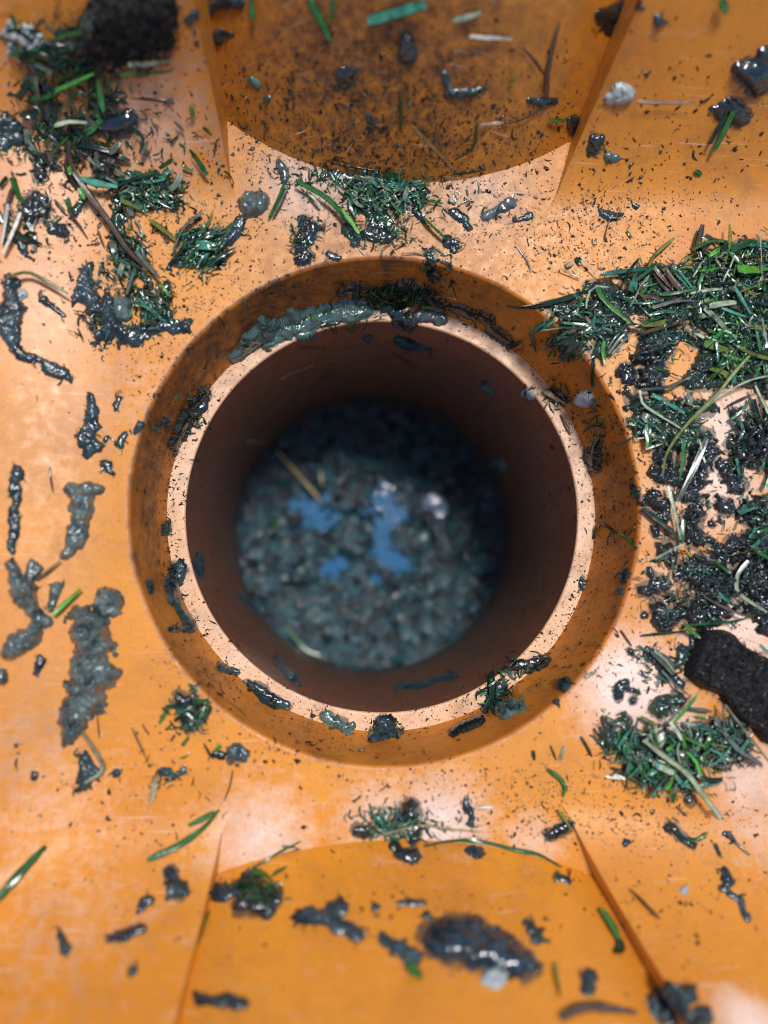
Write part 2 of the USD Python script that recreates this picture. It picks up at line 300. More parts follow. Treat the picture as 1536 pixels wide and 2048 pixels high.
# ---------------------------------------------------------------- lumps of mud, one by one (photo pixels)
G, D, K, T_ = MUD_GREY, MUD_DARK, MUD_BLACK, MUD_TEAL
LUMPS = [
 # left of the well
 ([[(165, 1234, 27), (185, 1274, 44), (180, 1344, 42), (168, 1404, 40), (140, 1449, 26), (135, 1484, 13)], [(185, 1340, 36), (216, 1352, 28)]], G, 'long lumpy grey mud clod, largest left of the well', dict(hk=.8)),
 ([[(215, 1205, 31)]], G, 'round grey mud dab touching the top of the longest clod', dict(hk=.7)),
 ([[(140, 975, 17), (168, 987, 26), (165, 1030, 26), (150, 1080, 20), (130, 1112, 12)], [(168, 985, 20), (194, 980, 13)]], G, 'forked grey mud smear shaped like a Y left of the well', {}),
 ([[(35, 945, 17), (32, 985, 10), (28, 1040, 13), (25, 1100, 9)]], D, 'thin upright mud streak near the left edge at well height', {}),
 ([[(50, 1189, 32), (65, 1222, 18), (95, 1246, 13)], [(70, 1134, 17), (52, 1170, 14)], [(24, 1130, 14), (40, 1180, 16)]], G, 'knuckled grey mud clump by the left edge below the streak', {}),
 ([[(65, 1268, 25), (25, 1299, 24)]], G, 'blurred pale grey mud blob at the left edge', {}),
 ([[(115, 1175, 13), (102, 1215, 9)]], G, 'small grey mud drop strung under the Y smear', {}),
 ([[(80, 1318, 12), (74, 1342, 8)]], D, 'dark seed shaped mud drop left of the longest clod', {}),
 ([[(3, 1354, 18)]], G, 'grey mud lump cut by the left edge of the picture', {}),
 ([[(20, 572, 22), (25, 612, 30), (15, 667, 18), (40, 707, 13), (75, 722, 9), (120, 747, 18), (140, 760, 8)]], D, 'blue grey mud clump at the left edge trailing a long tail', {}),
 ([[(44, 590, 14)]], PALE, 'pale shiny mud bead on the clump at the left edge', dict(hk=.9)),
 ([[(170, 542, 15), (175, 582, 27), (200, 617, 27), (220, 647, 30), (200, 682, 17)], [(220, 645, 24), (262, 680, 19), (290, 684, 8)], [(175, 600, 20), (150, 590, 8)]], D, 'ragged dark clump upper left of the well rim', dict(amp=.9)),
 ([[(245, 620, 22)]], G, 'bluish grey mud knob on the ragged clump near the rim', dict(hk=.8)),
 ([[(270, 660, 10), (312, 657, 14), (345, 655, 10), (370, 652, 15)]], D, 'grey mud finger reaching the rim from the upper left', {}),
 ([[(180, 790, 8), (185, 837, 14), (175, 872, 23), (192, 890, 15), (172, 912, 8)]], D, 'upright dark mud drip left of the rim', {}),
 ([[(212, 877, 9)]], D, 'round mud drop beside the upright drip', {}),
 ([[(239, 890, 11), (250, 872, 6)]], D, 'pointed mud fleck nearest the rim on the left', {}),
 ([[(214, 932, 12), (228, 950, 4)]], D, 'mud fleck with a hair tail below the upright drip', {}),
 ([[(230, 815, 8), (238, 795, 5)]], D, 'tiny mud fleck above the upright drip', {}),
 ([[(88, 598, 10), (105, 612, 6), (128, 632, 5)]], D, 'small mud comma at the upper left', {}),
 ([[(280, 850, 9), (268, 862, 6)]], D, 'mud fleck on the left rim edge', {}),
 ([[(333, 846, 9)], [(316, 856, 6)]], D, 'pair of mud drops on the left recess wall', {}),
 ([[(300, 1165, 9), (305, 1180, 6)]], D, 'small mud flecks low on the left recess wall', {}),
 # top left
 ([[(45, 82, 36), (22, 62, 20)]], PALE, 'blurred pale grey lump in the top left corner', {}),
 ([[(12, 245, 24), (32, 280, 20)]], D, 'dark blurred lump at the left edge below the top corner', {}),
 ([[(250, 243, 25), (210, 256, 20)]], K, 'dark grey stone-like clod below the black soil clump', {}),
 ([[(505, 408, 27), (520, 395, 18)]], G, 'pale grey mud lump at the foot of the upper left fold', dict(hk=.9)),
 ([[(485, 440, 11), (478, 460, 14), (455, 483, 14), (440, 496, 9)]], D, 'blue grey tail running down from the pale lump', {}),
 ([[(60, 108, 12), (75, 150, 13), (92, 205, 14), (108, 255, 12), (120, 280, 8)]], K, 'dark green black strand hanging down the top left', {}),
 ([[(16, 268, 14), (10, 290, 16)]], D, 'dark mud dab at the left edge', {}),
 ([[(80, 325, 14), (82, 352, 14)]], K, 'small black mud wedge right of the left edge', {}),
 ([[(71, 405, 22), (60, 430, 18), (85, 420, 16)]], K, 'black mud clod with a pale chip beside it', {}),
 ([[(92, 448, 8), (112, 458, 15), (132, 470, 10)]], D, 'dark flat mud smear with ragged right end', dict(amp=.8)),
 ([[(34, 470, 9), (44, 490, 11), (52, 512, 5)]], D, 'pointed grey drip below the straws at the left edge', {}),
 ([[(558, 325, 8), (566, 345, 11), (568, 362, 8)]], G, 'grey mud streak on the bright corner at the top fold', {}),
 ([[(200, 352, 14), (215, 340, 12), (222, 360, 12)]], K, 'black mud in the upper left grass', dict(amp=.8)),
 ([[(440, 75, 15), (455, 70, 10)]], D, 'dark blurred fleck near the top left fold', {}),
 ([[(375, 42, 8), (405, 20, 12), (440, 5, 16), (480, 5, 12)]], D, 'slanted grey strand at the top edge', {}),
 ([[(690, 155, 22), (702, 146, 14)]], K, 'black flake alone on the top panel', dict(hk=.3)),
 ([[(535, 198, 9)]], D, 'small grey crumb on the left of the top panel', {}),
 ([[(500, 160, 9), (515, 168, 7)]], T_, 'small shiny crumb near the left of the top panel', {}),
 ([[(740, 235, 8), (745, 255, 6)]], D, 'small dark sprig lump in the middle of the top panel', {}),
 ([[(812, 80, 14), (815, 110, 18)]], K, 'blurred dark green clump at the top of the top panel', {}),
 ([[(895, 190, 8), (925, 188, 9), (965, 180, 9)]], D, 'flat dark flake right of centre on the top panel', {}),
 ([[(888, 148, 7), (895, 170, 8), (905, 186, 6)]], G, 'grey curved crumb beside the flat dark flake', {}),
 ([[(1060, 200, 7), (1085, 205, 10), (1110, 203, 7)]], D, 'blue grey crumbs right of the top panel', {}),
 ([[(1200, 35, 13), (1240, 22, 18), (1275, 6, 12)], [(1212, 40, 12), (1218, 62, 8)]], K, 'black clump hanging on the top right fold', dict(amp=.7)),
 ([[(1320, 42, 15)]], D, 'blurred dark crumb right of the top right fold', {}),
 ([[(1245, 187, 25), (1222, 196, 14)]], PALE, 'pale blue grey pebble of mud beside the white straw', {}),
 ([[(1490, 140, 24), (1520, 165, 28), (1530, 120, 22)]], K, 'blue black clod at the right edge near the top', dict(amp=.8)),
 ([[(1440, 220, 14), (1485, 235, 18), (1465, 210, 16)]], K, 'blurred dark sprig under the blue black clod', dict(amp=.8)),
 ([[(1195, 283, 14), (1185, 302, 10)]], K, 'torn black crumb right of the top fold', dict(amp=.7)),
 ([[(1218, 315, 11), (1235, 317, 7)]], T_, 'teal leaf scrap right of the torn crumb', {}),
 ([[(1145, 245, 14), (1155, 262, 10)]], K, 'wet dark leaf tuft stuck in the top right fold', dict(amp=.7)),
 ([[(970, 434, 10), (990, 425, 10), (1020, 405, 13)]], G, 'grey slug-like mud crumb above the right of the rim', {}),
 ([[(1030, 440, 7), (1060, 432, 8)]], D, 'thin dark mud curl beside the slug-like crumb', {}),
 ([[(1205, 432, 8), (1222, 437, 12), (1240, 430, 7)]], D, 'branched dark crumb on the right bank foot', dict(amp=.8)),
 ([[(1272, 412, 8)]], D, 'round wet crumb on the right bank foot', {}),
 ([[(830, 425, 9), (845, 440, 7)]], D, 'dark bead under the top grass clump', {}),
 ([[(905, 425, 9), (925, 440, 11), (938, 455, 7)]], D, 'row of dark beads right of the top grass clump', {}),
 ([[(610, 445, 15), (625, 460, 17), (605, 480, 13)], [(600, 500, 10), (612, 515, 15), (600, 522, 9)]], K, 'dark crumbly mud above the rim left of the top clump', dict(amp=.8)),
 ([[(660, 510, 9), (680, 516, 8)]], D, 'grey mud scrap on the upper rim', {}),
 ([[(735, 470, 14), (760, 475, 15), (785, 470, 12)]], K, 'black mud at the foot of the top grass clump', dict(amp=.7)),
 ([[(900, 487, 14), (915, 495, 10)]], D, 'dark tuft of mud on the upper right rim', dict(amp=.9)),
 # on the ledge and recess wall
 ([[(470, 716, 9), (498, 690, 17), (530, 662, 22), (565, 660, 22), (600, 643, 24), (640, 634, 22)]], T_, 'wet teal mud band along the upper left ledge', dict(amp=.38, bead=.3, hk=.85)),
 ([[(640, 636, 19), (670, 628, 22), (700, 624, 24), (730, 622, 19)]], T_, 'shiny grey green mud bar at the top of the ledge', dict(amp=.3, bead=.3, hk=.9)),
 ([[(560, 672, 16), (530, 690, 12)], [(600, 668, 12), (625, 670, 9)]], T_, 'wet mud beads hanging off the upper left ledge', dict(bead=.4)),
 ([[(765, 612, 13), (800, 624, 19), (808, 645, 17), (822, 650, 12)]], D, 'grey mud tongue dripping over the top of the ledge', dict(hk=.8)),
 ([[(835, 634, 15), (855, 626, 18), (882, 637, 13)]], G, 'pale grey mud knobs right of the dripping tongue', dict(hk=.9)),
 ([[(745, 594, 10), (780, 582, 12), (815, 580, 14), (850, 588, 9), (890, 612, 9)]], K, 'black grass and mud fringe above the ledge', dict(amp=1.0)),
 ([[(680, 590, 6), (716, 572, 8), (718, 590, 8)]], K, 'small black tuft on the upper recess wall', dict(amp=.9)),
 ([[(863, 510, 13), (862, 532, 7), (866, 552, 13)]], K, 'black tuft hanging from the rim down the recess wall', dict(amp=1.0)),
 ([[(905, 620, 8), (960, 635, 9), (985, 662, 15), (1015, 685, 9)]], K, 'dark mud streak on the upper right ledge', dict(amp=.9, hk=.35)),
 ([[(410, 790, 13), (395, 815, 13), (375, 838, 13), (360, 872, 12), (350, 905, 6)]], K, 'black mud line on the left of the ledge', dict(amp=.7)),
 ([[(335, 1049, 10), (333, 1064, 7)]], D, 'mud dab at the left end of the ledge', {}),
 ([[(358, 1138, 18), (346, 1165, 14), (354, 1200, 7), (372, 1232, 6), (386, 1252, 11)]], D, 'grey mud trail down the lower left ledge', dict(hk=.75)),
 ([[(345, 1256, 6), (370, 1258, 4)]], D, 'thin mud twig at the lower left recess', {}),
 ([[(445, 1333, 7), (475, 1345, 6)]], D, 'small mud smear on the lower left recess', dict(amp=.8)),
 ([[(494, 1366, 6), (514, 1376, 13), (550, 1402, 12), (575, 1412, 7)]], D, 'round headed mud drop on the lower left ledge', {}),
 ([[(650, 1432, 10), (675, 1446, 15), (700, 1456, 8)]], T_, 'mud splash on the bottom of the ledge', dict(amp=.7)),
 ([[(768, 1452, 23), (748, 1466, 12), (795, 1464, 11)]], D, 'grey mud knob at the bottom of the ledge', dict(hk=.85)),
 ([[(1012, 1340, 9), (1038, 1334, 14), (1075, 1328, 11), (1092, 1318, 8)]], K, 'wet black scrap over the lower right ledge', dict(amp=.8, bead=.4)),
 ([[(1006, 1368, 11), (985, 1392, 12), (968, 1416, 8)]], D, 'mud and grass tuft below the wet black scrap', dict(amp=.8)),
 ([[(1008, 1418, 17), (1038, 1410, 8)]], T_, 'blue green mud dab on the lower right recess wall', {}),
 ([[(955, 1440, 9), (925, 1455, 8), (905, 1466, 6)]], K, 'dark mud strand along the bottom right recess', dict(amp=.7)),
 ([[(1129, 1370, 14), (1135, 1364, 10)]], D, 'single round wet mud drop on the lower right rim', dict(hk=1.0, amp=.3)),
 ([[(1114, 1404, 7)]], D, 'tiny dark drop under the round wet drop', {}),
 ([[(1110, 785, 12), (1128, 800, 8)]], K, 'dark tuft around the straw on the right recess wall', dict(amp=1.0)),
 ([[(1192, 912, 10), (1190, 932, 12), (1172, 905, 8)], [(1196, 880, 7), (1192, 900, 7)]], K, 'dark ragged tuft on the right of the ledge', dict(amp=1.0)),
 ([[(1250, 1148, 9), (1245, 1160, 7)]], D, 'oval mud fleck low on the right recess wall', {}),
 ([[(1166, 1162, 7), (1162, 1178, 5)]], D, 'slim mud fleck on the right ledge edge', {}),
 ([[(1240, 1182, 6)]], D, 'tiny mud fleck under the oval one', {}),
 ([[(1262, 975, 9)], [(1272, 990, 9)]], K, 'small black tuft on the right rim edge', dict(amp=.9)),
 ([[(1210, 690, 9), (1205, 672, 10)]], K, 'black tuft under the mat corner on the rim', dict(amp=1.0)),
 # inside the tube
 ([[(795, 1376, 8), (820, 1372, 7), (843, 1369, 8), (875, 1360, 8), (908, 1349, 8)]], D, 'mud twig lying on the lower tube wall', {}),
 ([[(555, 1318, 10), (565, 1335, 8), (585, 1356, 12), (600, 1366, 6)]], D, 'mud drip on the lower left tube wall', {}),
 ([[(395, 1108, 8), (398, 1130, 10), (404, 1152, 6)]], D, 'upright mud fleck high on the left tube wall', {}),
 ([[(480, 1190, 8), (500, 1208, 9), (508, 1222, 6)]], D, 'wet mud fleck deep on the left tube wall', {}),
 ([[(735, 675, 8)]], D, 'small mud drop under the top of the tube mouth', {}),
 ([[(795, 682, 9), (815, 690, 11), (860, 700, 4)]], D, 'mud smear under the dripping tongue', {}),
 ([[(970, 770, 10), (985, 785, 6)]], G, 'grey fleck in the dark upper right of the tube', {}),
 ([[(995, 925, 13), (1005, 940, 9)]], G, 'grey lump deep on the right tube wall', {}),
 # below the well
 ([[(878, 1878, 36), (930, 1882, 46), (993, 1905, 42), (1058, 1932, 22)]], K, 'big blue black clod at the bottom, largest below the well', dict(hk=.7, amp=.6)),
 ([[(988, 1956, 24), (1005, 1952, 18)]], PALE, 'pale blob under the big blue black clod', {}),
 ([[(605, 1838, 18), (635, 1838, 22), (680, 1850, 16), (720, 1872, 15)], [(665, 1830, 18), (682, 1808, 18)]], D, 'wedge shaped dark clod left of the big bottom clod', {}),
 ([[(750, 1815, 10)]], D, 'grey crumb right of the wedge shaped clod', {}),
 ([[(770, 1880, 12), (818, 1912, 24)]], D, 'grey mud crumb touching the big bottom clod', {}),
 ([[(440, 1784, 22), (470, 1782, 16)]], D, 'blue black clod leaning on the bottom left fold', {}),
 ([[(490, 1806, 24), (530, 1805, 26), (550, 1790, 14)], [(500, 1755, 18), (495, 1780, 16)]], K, 'dark grassy clump right of the bottom left fold', dict(amp=.8)),
 ([[(352, 1782, 24), (370, 1780, 16)]], D, 'blue grey mud pebble left of the bottom left fold', {}),
 ([[(341, 1745, 13)]], K, 'round black drop above the blue grey pebble', {}),
 ([[(298, 1800, 13), (282, 1818, 7)]], D, 'tapering dark drip left of the blue grey pebble', {}),
 ([[(400, 2000, 14), (450, 2003, 20), (490, 2008, 10)]], D, 'flat blurred grey smear at the bottom edge', {}),
 ([[(220, 1876, 7), (250, 1869, 11), (285, 1858, 8)]], K, 'dark flake lying across at the lower left', {}),
 ([[(120, 1870, 9), (132, 1900, 13)]], D, 'blurred grey smudge at the lower left', {}),
 ([[(1060, 1852, 10), (1075, 1872, 14), (1090, 1880, 7)]], D, 'forked grey crumb right of the big bottom clod', dict(amp=.8)),
 ([[(1178, 1958, 20), (1172, 1985, 11)]], D, 'grey crumb lower right of the big bottom clod', {}),
 ([[(1330, 2005, 38), (1375, 1985, 20), (1355, 2035, 24)], [(1400, 2040, 24)]], D, 'blurred clod at the foot of the bottom right fold', {}),
 ([[(953, 1705, 14), (935, 1700, 9)]], D, 'blue grey bead on the arc under the well', {}),
 ([[(800, 1708, 12), (825, 1712, 15)], [(788, 1690, 10)]], K, 'dark mud scrap on the arc under the well', {}),
 ([[(1115, 1752, 8), (1135, 1762, 10)]], D, 'pale edged fleck at the end of the long stem', {}),
 ([[(800, 1806, 7), (820, 1806, 9), (850, 1810, 6)], [(853, 1830, 9)]], D, 'flat dark flakes above the big bottom clod', {}),
 ([[(805, 1640, 16), (820, 1620, 22), (832, 1655, 14), (828, 1680, 10)]], K, 'black wet mud core of the clump under the well', dict(amp=.7, bead=.5)),
 ([[(715, 1660, 13), (735, 1664, 12)]], K, 'small black wet clump left of the one under the well', dict(amp=.8, bead=.4)),
 ([[(1100, 1672, 10), (1122, 1660, 13), (1142, 1648, 8)]], K, 'black leaf roll at the top of the bottom right fold', {}),
 ([[(935, 1600, 7), (938, 1625, 9), (942, 1650, 8)]], D, 'upright grey tuft right of the clump under the well', dict(amp=.8)),
 ([[(1250, 1685, 9)]], D, 'dark round fleck right of the bottom right fold', {}),
 ([[(1340, 1655, 10), (1370, 1678, 9), (1385, 1690, 7)]], K, 'dark green sprig on the lower right bank', dict(amp=.9)),
 ([[(1450, 1668, 8), (1465, 1680, 7)]], D, 'grey fleck at the lower right bank', {}),
 ([[(1445, 1740, 10), (1455, 1765, 13)], [(1440, 1775, 6), (1480, 1800, 8), (1495, 1840, 8)]], D, 'blurred grey green sprig at the lower right', {}),
 ([[(1368, 1781, 10), (1372, 1776, 7)]], PALE, 'single white grain on the lower right bank', dict(hk=.9, amp=.3)),
 ([[(1055, 787, 12), (1062, 792, 9)]], PALE, 'white oval grain stuck on the right edge of the ledge', dict(hk=.9, amp=.3)),
 ([[(1167, 797, 17)]], PALE, 'round greyish grain on the right recess wall', dict(hk=.9, amp=.25)),
 # lower left of the well
 ([[(360, 1395, 14), (375, 1410, 20), (400, 1430, 14), (380, 1450, 14)], [(410, 1420, 10)]], K, 'black core of the grass tuft at the lower left rim', dict(amp=1.0)),
 ([[(470, 1508, 22), (490, 1512, 14)]], G, 'grey lump beside the lower left grass tuft', dict(amp=.6)),
 ([[(430, 1508, 9), (445, 1512, 8)]], D, 'dark crumb left of the grey lump below the rim', {}),
 ([[(330, 1545, 12), (350, 1548, 10), (370, 1540, 7)]], D, 'dark scrap below the lower left grass tuft', dict(amp=.8)),
 ([[(165, 1515, 14), (180, 1548, 22), (160, 1580, 12)]], D, 'mud scrap at the lower end of the pale stem', dict(amp=.6)),
 ([[(233, 1548, 10)]], D, 'dark crumb right of the pale stem', {}),
 ([[(70, 1553, 9)]], D, 'small blurred crumb at the lower left', {}),
 ([[(268, 1940, 12)]], D, 'blurred dark spot at the lower left', {}),
 ([[(32, 1492, 6)]], D, 'blurred dot at the left edge below the longest clod', {}),
 # at the right mat
 ([[(1366, 1305, 15), (1356, 1330, 11)]], D, 'blue wet mud bead on the left end of the black chunk', dict(bead=.6)),
 ([[(1350, 1360, 9), (1362, 1370, 11)]], D, 'second blue wet bead under the black chunk', dict(bead=.6)),
 ([[(1252, 1365, 6), (1238, 1378, 11), (1236, 1395, 9)], [(1255, 1378, 5), (1275, 1385, 4)]], K, 'insect-like dark scrap on the pale patch', dict(amp=.5)),
 ([[(1266, 1402, 8)]], K, 'black dot under the insect-like scrap', {}),
 ([[(1258, 1302, 6), (1262, 1306, 5)]], K, 'black drop at the upper edge of the pale patch', {}),
]
MAT = [
 ('black wet mush under the pointed left end of the grass mat', [[(1085, 612, 7), (1112, 617, 13), (1151, 617, 15), (1185, 612, 16), (1215, 600, 18)], [(1131, 656, 13), (1168, 660, 18), (1219, 656, 22), (1243, 670, 18)], [(1110, 680, 12), (1135, 690, 24), (1160, 690, 14)], [(1179, 572, 13), (1210, 580, 16), (1240, 590, 16)], [(1195, 700, 16), (1225, 695, 14)], [(1205, 630, 14), (1240, 630, 20)]], ()),
 ('dark grass mush along the top of the mat by the right edge', [[(1240, 552, 9), (1293, 545, 16), (1344, 548, 18), (1395, 548, 17), (1445, 515, 22), (1496, 495, 19), (1545, 505, 24)], [(1270, 600, 22), (1327, 580, 30), (1378, 590, 36), (1445, 572, 42), (1500, 560, 36), (1550, 560, 40)], [(1310, 635, 24), (1360, 625, 30), (1420, 625, 36), (1500, 610, 46), (1555, 620, 46)]], ((1513, 580, 11), (1283, 640, 17), (1402, 537, 7))),
 ('glossy green black mush in the middle of the mat by the right edge', [[(1310, 690, 26), (1335, 670, 24)], [(1445, 673, 38), (1496, 690, 45), (1550, 690, 46)], [(1420, 715, 26), (1460, 730, 34), (1530, 745, 40)], [(1403, 735, 20), (1379, 767, 17), (1440, 760, 18)], [(1372, 668, 12), (1400, 690, 14)]], ((1388, 655, 17), (1366, 708, 26))),
 ('beaded black mud in the gap left of the green mush', [[(1290, 690, 18), (1304, 712, 34), (1310, 745, 24), (1304, 770, 26), (1280, 775, 14)], [(1252, 745, 21), (1268, 760, 10)], [(1340, 700, 13)]], ((1309, 716, 7), (1352, 740, 14))),
 ('black mush under the crossed stems right of the rim', [[(1262, 800, 16), (1304, 824, 34), (1354, 839, 32), (1391, 815, 22), (1418, 820, 14)], [(1280, 860, 16), (1310, 858, 28), (1335, 875, 22), (1379, 873, 24), (1416, 873, 18)], [(1260, 845, 8)]], ((1262, 826, 6),)),
 ('black beaded puddle of mud below the crossed stems', [[(1329, 912, 24), (1324, 950, 20), (1345, 955, 16)], [(1391, 918, 24), (1421, 905, 18), (1391, 960, 22), (1360, 965, 14)], [(1400, 945, 12)]], ((1329, 932, 7),)),
 ('black mud lump pair in the pink patch right of the puddle', [[(1440, 925, 10), (1456, 940, 21), (1476, 966, 20)], [(1460, 888, 14)]], ()),
 ('green black mush at the right edge beside the pink patch', [[(1475, 890, 16), (1502, 898, 40), (1530, 868, 38), (1530, 920, 30)], [(1468, 826, 13)], [(1535, 850, 20)]], ()),
 ('black crumbs between the pale bent straw and the rim', [[(1290, 1000, 12), (1304, 1006, 22), (1326, 1015, 12)], [(1324, 1038, 12)], [(1308, 1062, 9), (1310, 1070, 7)], [(1262, 988, 4)]], ()),
 ('dark crumbs right of the pale bent straw', [[(1380, 995, 16), (1400, 1000, 14)], [(1448, 1012, 19), (1462, 1022, 10)], [(1384, 1039, 23), (1379, 1062, 24), (1388, 1084, 16)], [(1415, 1082, 13)], [(1423, 1049, 7)], [(1405, 1030, 9)]], ()),
 ('black crumb cluster at the right edge above the root', [[(1500, 1030, 26), (1535, 1025, 32)], [(1465, 1087, 18), (1490, 1075, 14)], [(1436, 1104, 14), (1456, 1120, 8)], [(1520, 1070, 26), (1540, 1090, 24)]], ((1490, 1110, 10),)),
 ('black crumb heap under the pale straw end', [[(1337, 1097, 19), (1347, 1124, 11)], [(1320, 1108, 8)], [(1316, 1090, 6)]], ()),
 ('large black beaded mush left of the curled root', [[(1366, 1146, 20), (1403, 1125, 22), (1405, 1155, 36), (1441, 1172, 32), (1416, 1190, 32)], [(1314, 1213, 18), (1326, 1242, 20), (1359, 1225, 20), (1388, 1222, 26), (1404, 1236, 22), (1441, 1226, 18)], [(1287, 1180, 15), (1324, 1168, 16)], [(1299, 1143, 9), (1310, 1158, 9)], [(1340, 1195, 12)], [(1290, 1230, 7)]], ((1348, 1168, 13), (1342, 1212, 9), (1362, 1190, 10))),
 ('black mush inside the curl of the root at the right edge', [[(1478, 1160, 30), (1502, 1139, 38), (1515, 1190, 36), (1545, 1160, 40)], [(1490, 1215, 16), (1530, 1225, 26)], [(1535, 1250, 20)]], ()),
 ('dark mush under the shredded grass heap at the lower right', [[(1215, 1468, 18), (1225, 1485, 18), (1280, 1498, 26), (1329, 1498, 32), (1366, 1510, 32), (1403, 1470, 26), (1450, 1473, 30), (1478, 1445, 20)], [(1267, 1535, 22), (1304, 1547, 28), (1342, 1550, 26), (1370, 1560, 22)], [(1250, 1443, 13)], [(1441, 1508, 28), (1480, 1490, 22)], [(1379, 1600, 13)], [(1317, 1419, 20), (1354, 1399, 15)], [(1327, 1355, 12)]], ((1396, 1442, 24), (1288, 1462, 17), (1405, 1395, 12))),
 ('dark strip of mud under the fibres left of the black chunk', [[(1296, 1302, 8), (1318, 1325, 12), (1340, 1345, 12)], [(1385, 1275, 8), (1390, 1300, 10)]], ()),
]

# ---------------------------------------------------------------- the orange plastic housing
housing = thing('plastic_housing', 'orange moulded plastic housing with a stepped round well, caked in mud and grass', 'plastic housing')
HP = housing.GetPath()
# pale patches painting wet gloss and sky sheen, given per vertex: (photo x, y, radius, amount)
SHEEN_FILM = [(1260, 1375, 110, 1.15), (1225, 1450, 60, 0.5), (1340, 1440, 70, 0.8), (1480, 1250, 140, 0.8), (1470, 850, 120, 0.85), (1440, 960, 120, 0.8), (1340, 1010, 90, .4),
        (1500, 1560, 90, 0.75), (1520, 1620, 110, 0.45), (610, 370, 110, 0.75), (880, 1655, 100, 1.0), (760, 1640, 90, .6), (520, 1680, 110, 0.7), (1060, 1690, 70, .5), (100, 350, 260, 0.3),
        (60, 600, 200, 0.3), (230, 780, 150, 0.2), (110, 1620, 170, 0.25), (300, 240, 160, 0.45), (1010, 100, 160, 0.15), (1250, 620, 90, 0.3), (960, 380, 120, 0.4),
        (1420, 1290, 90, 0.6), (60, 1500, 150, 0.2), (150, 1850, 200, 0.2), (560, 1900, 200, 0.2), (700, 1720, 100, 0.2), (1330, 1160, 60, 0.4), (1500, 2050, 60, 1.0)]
FP = [(surf(np.array(float(a)), np.array(float(b)))[0], c * 0.1, d) for a, b, c, d in SHEEN_FILM]
def sheen_film_at(V):
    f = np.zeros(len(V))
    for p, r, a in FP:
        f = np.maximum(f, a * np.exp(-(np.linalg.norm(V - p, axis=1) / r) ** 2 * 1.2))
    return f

GRIME_SHADE = [(770, 130, 400, 1.0), (560, 200, 230, .7), (960, 240, 210, .7), (300, 120, 180, .35), (1220, 330, 160, .3), (1480, 330, 200, .3), (200, 1080, 120, .22), (60, 1450, 160, .25), (100, 900, 160, .2), (1020, 1580, 200, .12), (800, 1800, 250, .12), (1400, 1700, 260, .15), (250, 1900, 220, .2), (450, 2000, 150, .2)]  # brown blobs: dirt plus the shade of panel and folds, painted in
GP = [(surf(np.array(float(a)), np.array(float(b)))[0], c * 0.1, d) for a, b, c, d in GRIME_SHADE]
def grime_shade_at(V):
    f = np.zeros(len(V))
    for p, r, a in GP:
        f = np.maximum(f, a * np.exp(-(np.linalg.norm(V - p, axis=1) / r) ** 2))
    return f

from scipy.spatial import cKDTree
sp_, sr_ = [], []
for stl, wgt in [(r[0], 1.0) for r in LUMPS if r[1] is K or 'ledge' in r[2]] + [(r[1], 1.0) for r in MAT]:
    for st in stl:
        for (ax, ay, ar), (bx, by, br) in (zip(st[:-1], st[1:]) if len(st) > 1 else [(st[0], st[0])]):
            m_ = max(int(math.hypot(bx - ax, by - ay) / 6), 1)
            for q in np.linspace(0, 1, m_ + 1): sp_.append((ax + (bx - ax) * q, ay + (by - ay) * q)); sr_.append((ar + (br - ar) * q) * .1)
sp_ = np.array(sp_); STP = surf(sp_[:, 0], sp_[:, 1])[0]; STR = np.array(sr_); TREE = cKDTree(STP)
def smear_at(V):
    d, i = TREE.query(V, k=8)
    return 0.85 * np.clip((1.45 - d / (STR[i] + 0.25)) / 0.9, 0, 1).max(1)

def sector(c0, c1, r0, r1, nr, nth, h, swap):
    """Grid between two crease curves, polar; returns verts (nr*nth)."""
    r = r0 + (r1 - r0) * np.linspace(0, 1, nr) ** 1.0
    t0, t1 = theta_on(CR[c0], r), theta_on(CR[c1], r)
    t1 = np.where(t1 < t0, t1 + 2 * math.pi, t1)
    s = np.linspace(0, 1, nth)
    th = t0[:, None] + (t1 - t0)[:, None] * s[None]
    x, y = r[:, None] * np.cos(th), r[:, None] * np.sin(th)
    return np.stack([x, y, h(x, y)], -1)
RS, RE = R_RIM + FIL, 172.0
for c0, c1 in (('br', 'tr'), ('tl', 'bl')):
    G = sector(c0, c1, RS, RE, 300, 320, h_bank, False)
    V = G.reshape(-1, 3)
    obj('deck', V, grid_faces(300, 320, True), ORANGE, HP, prim={'film': sheen_film_at(V), 'grime_shade': grime_shade_at(V), 'smear': smear_at(V)})

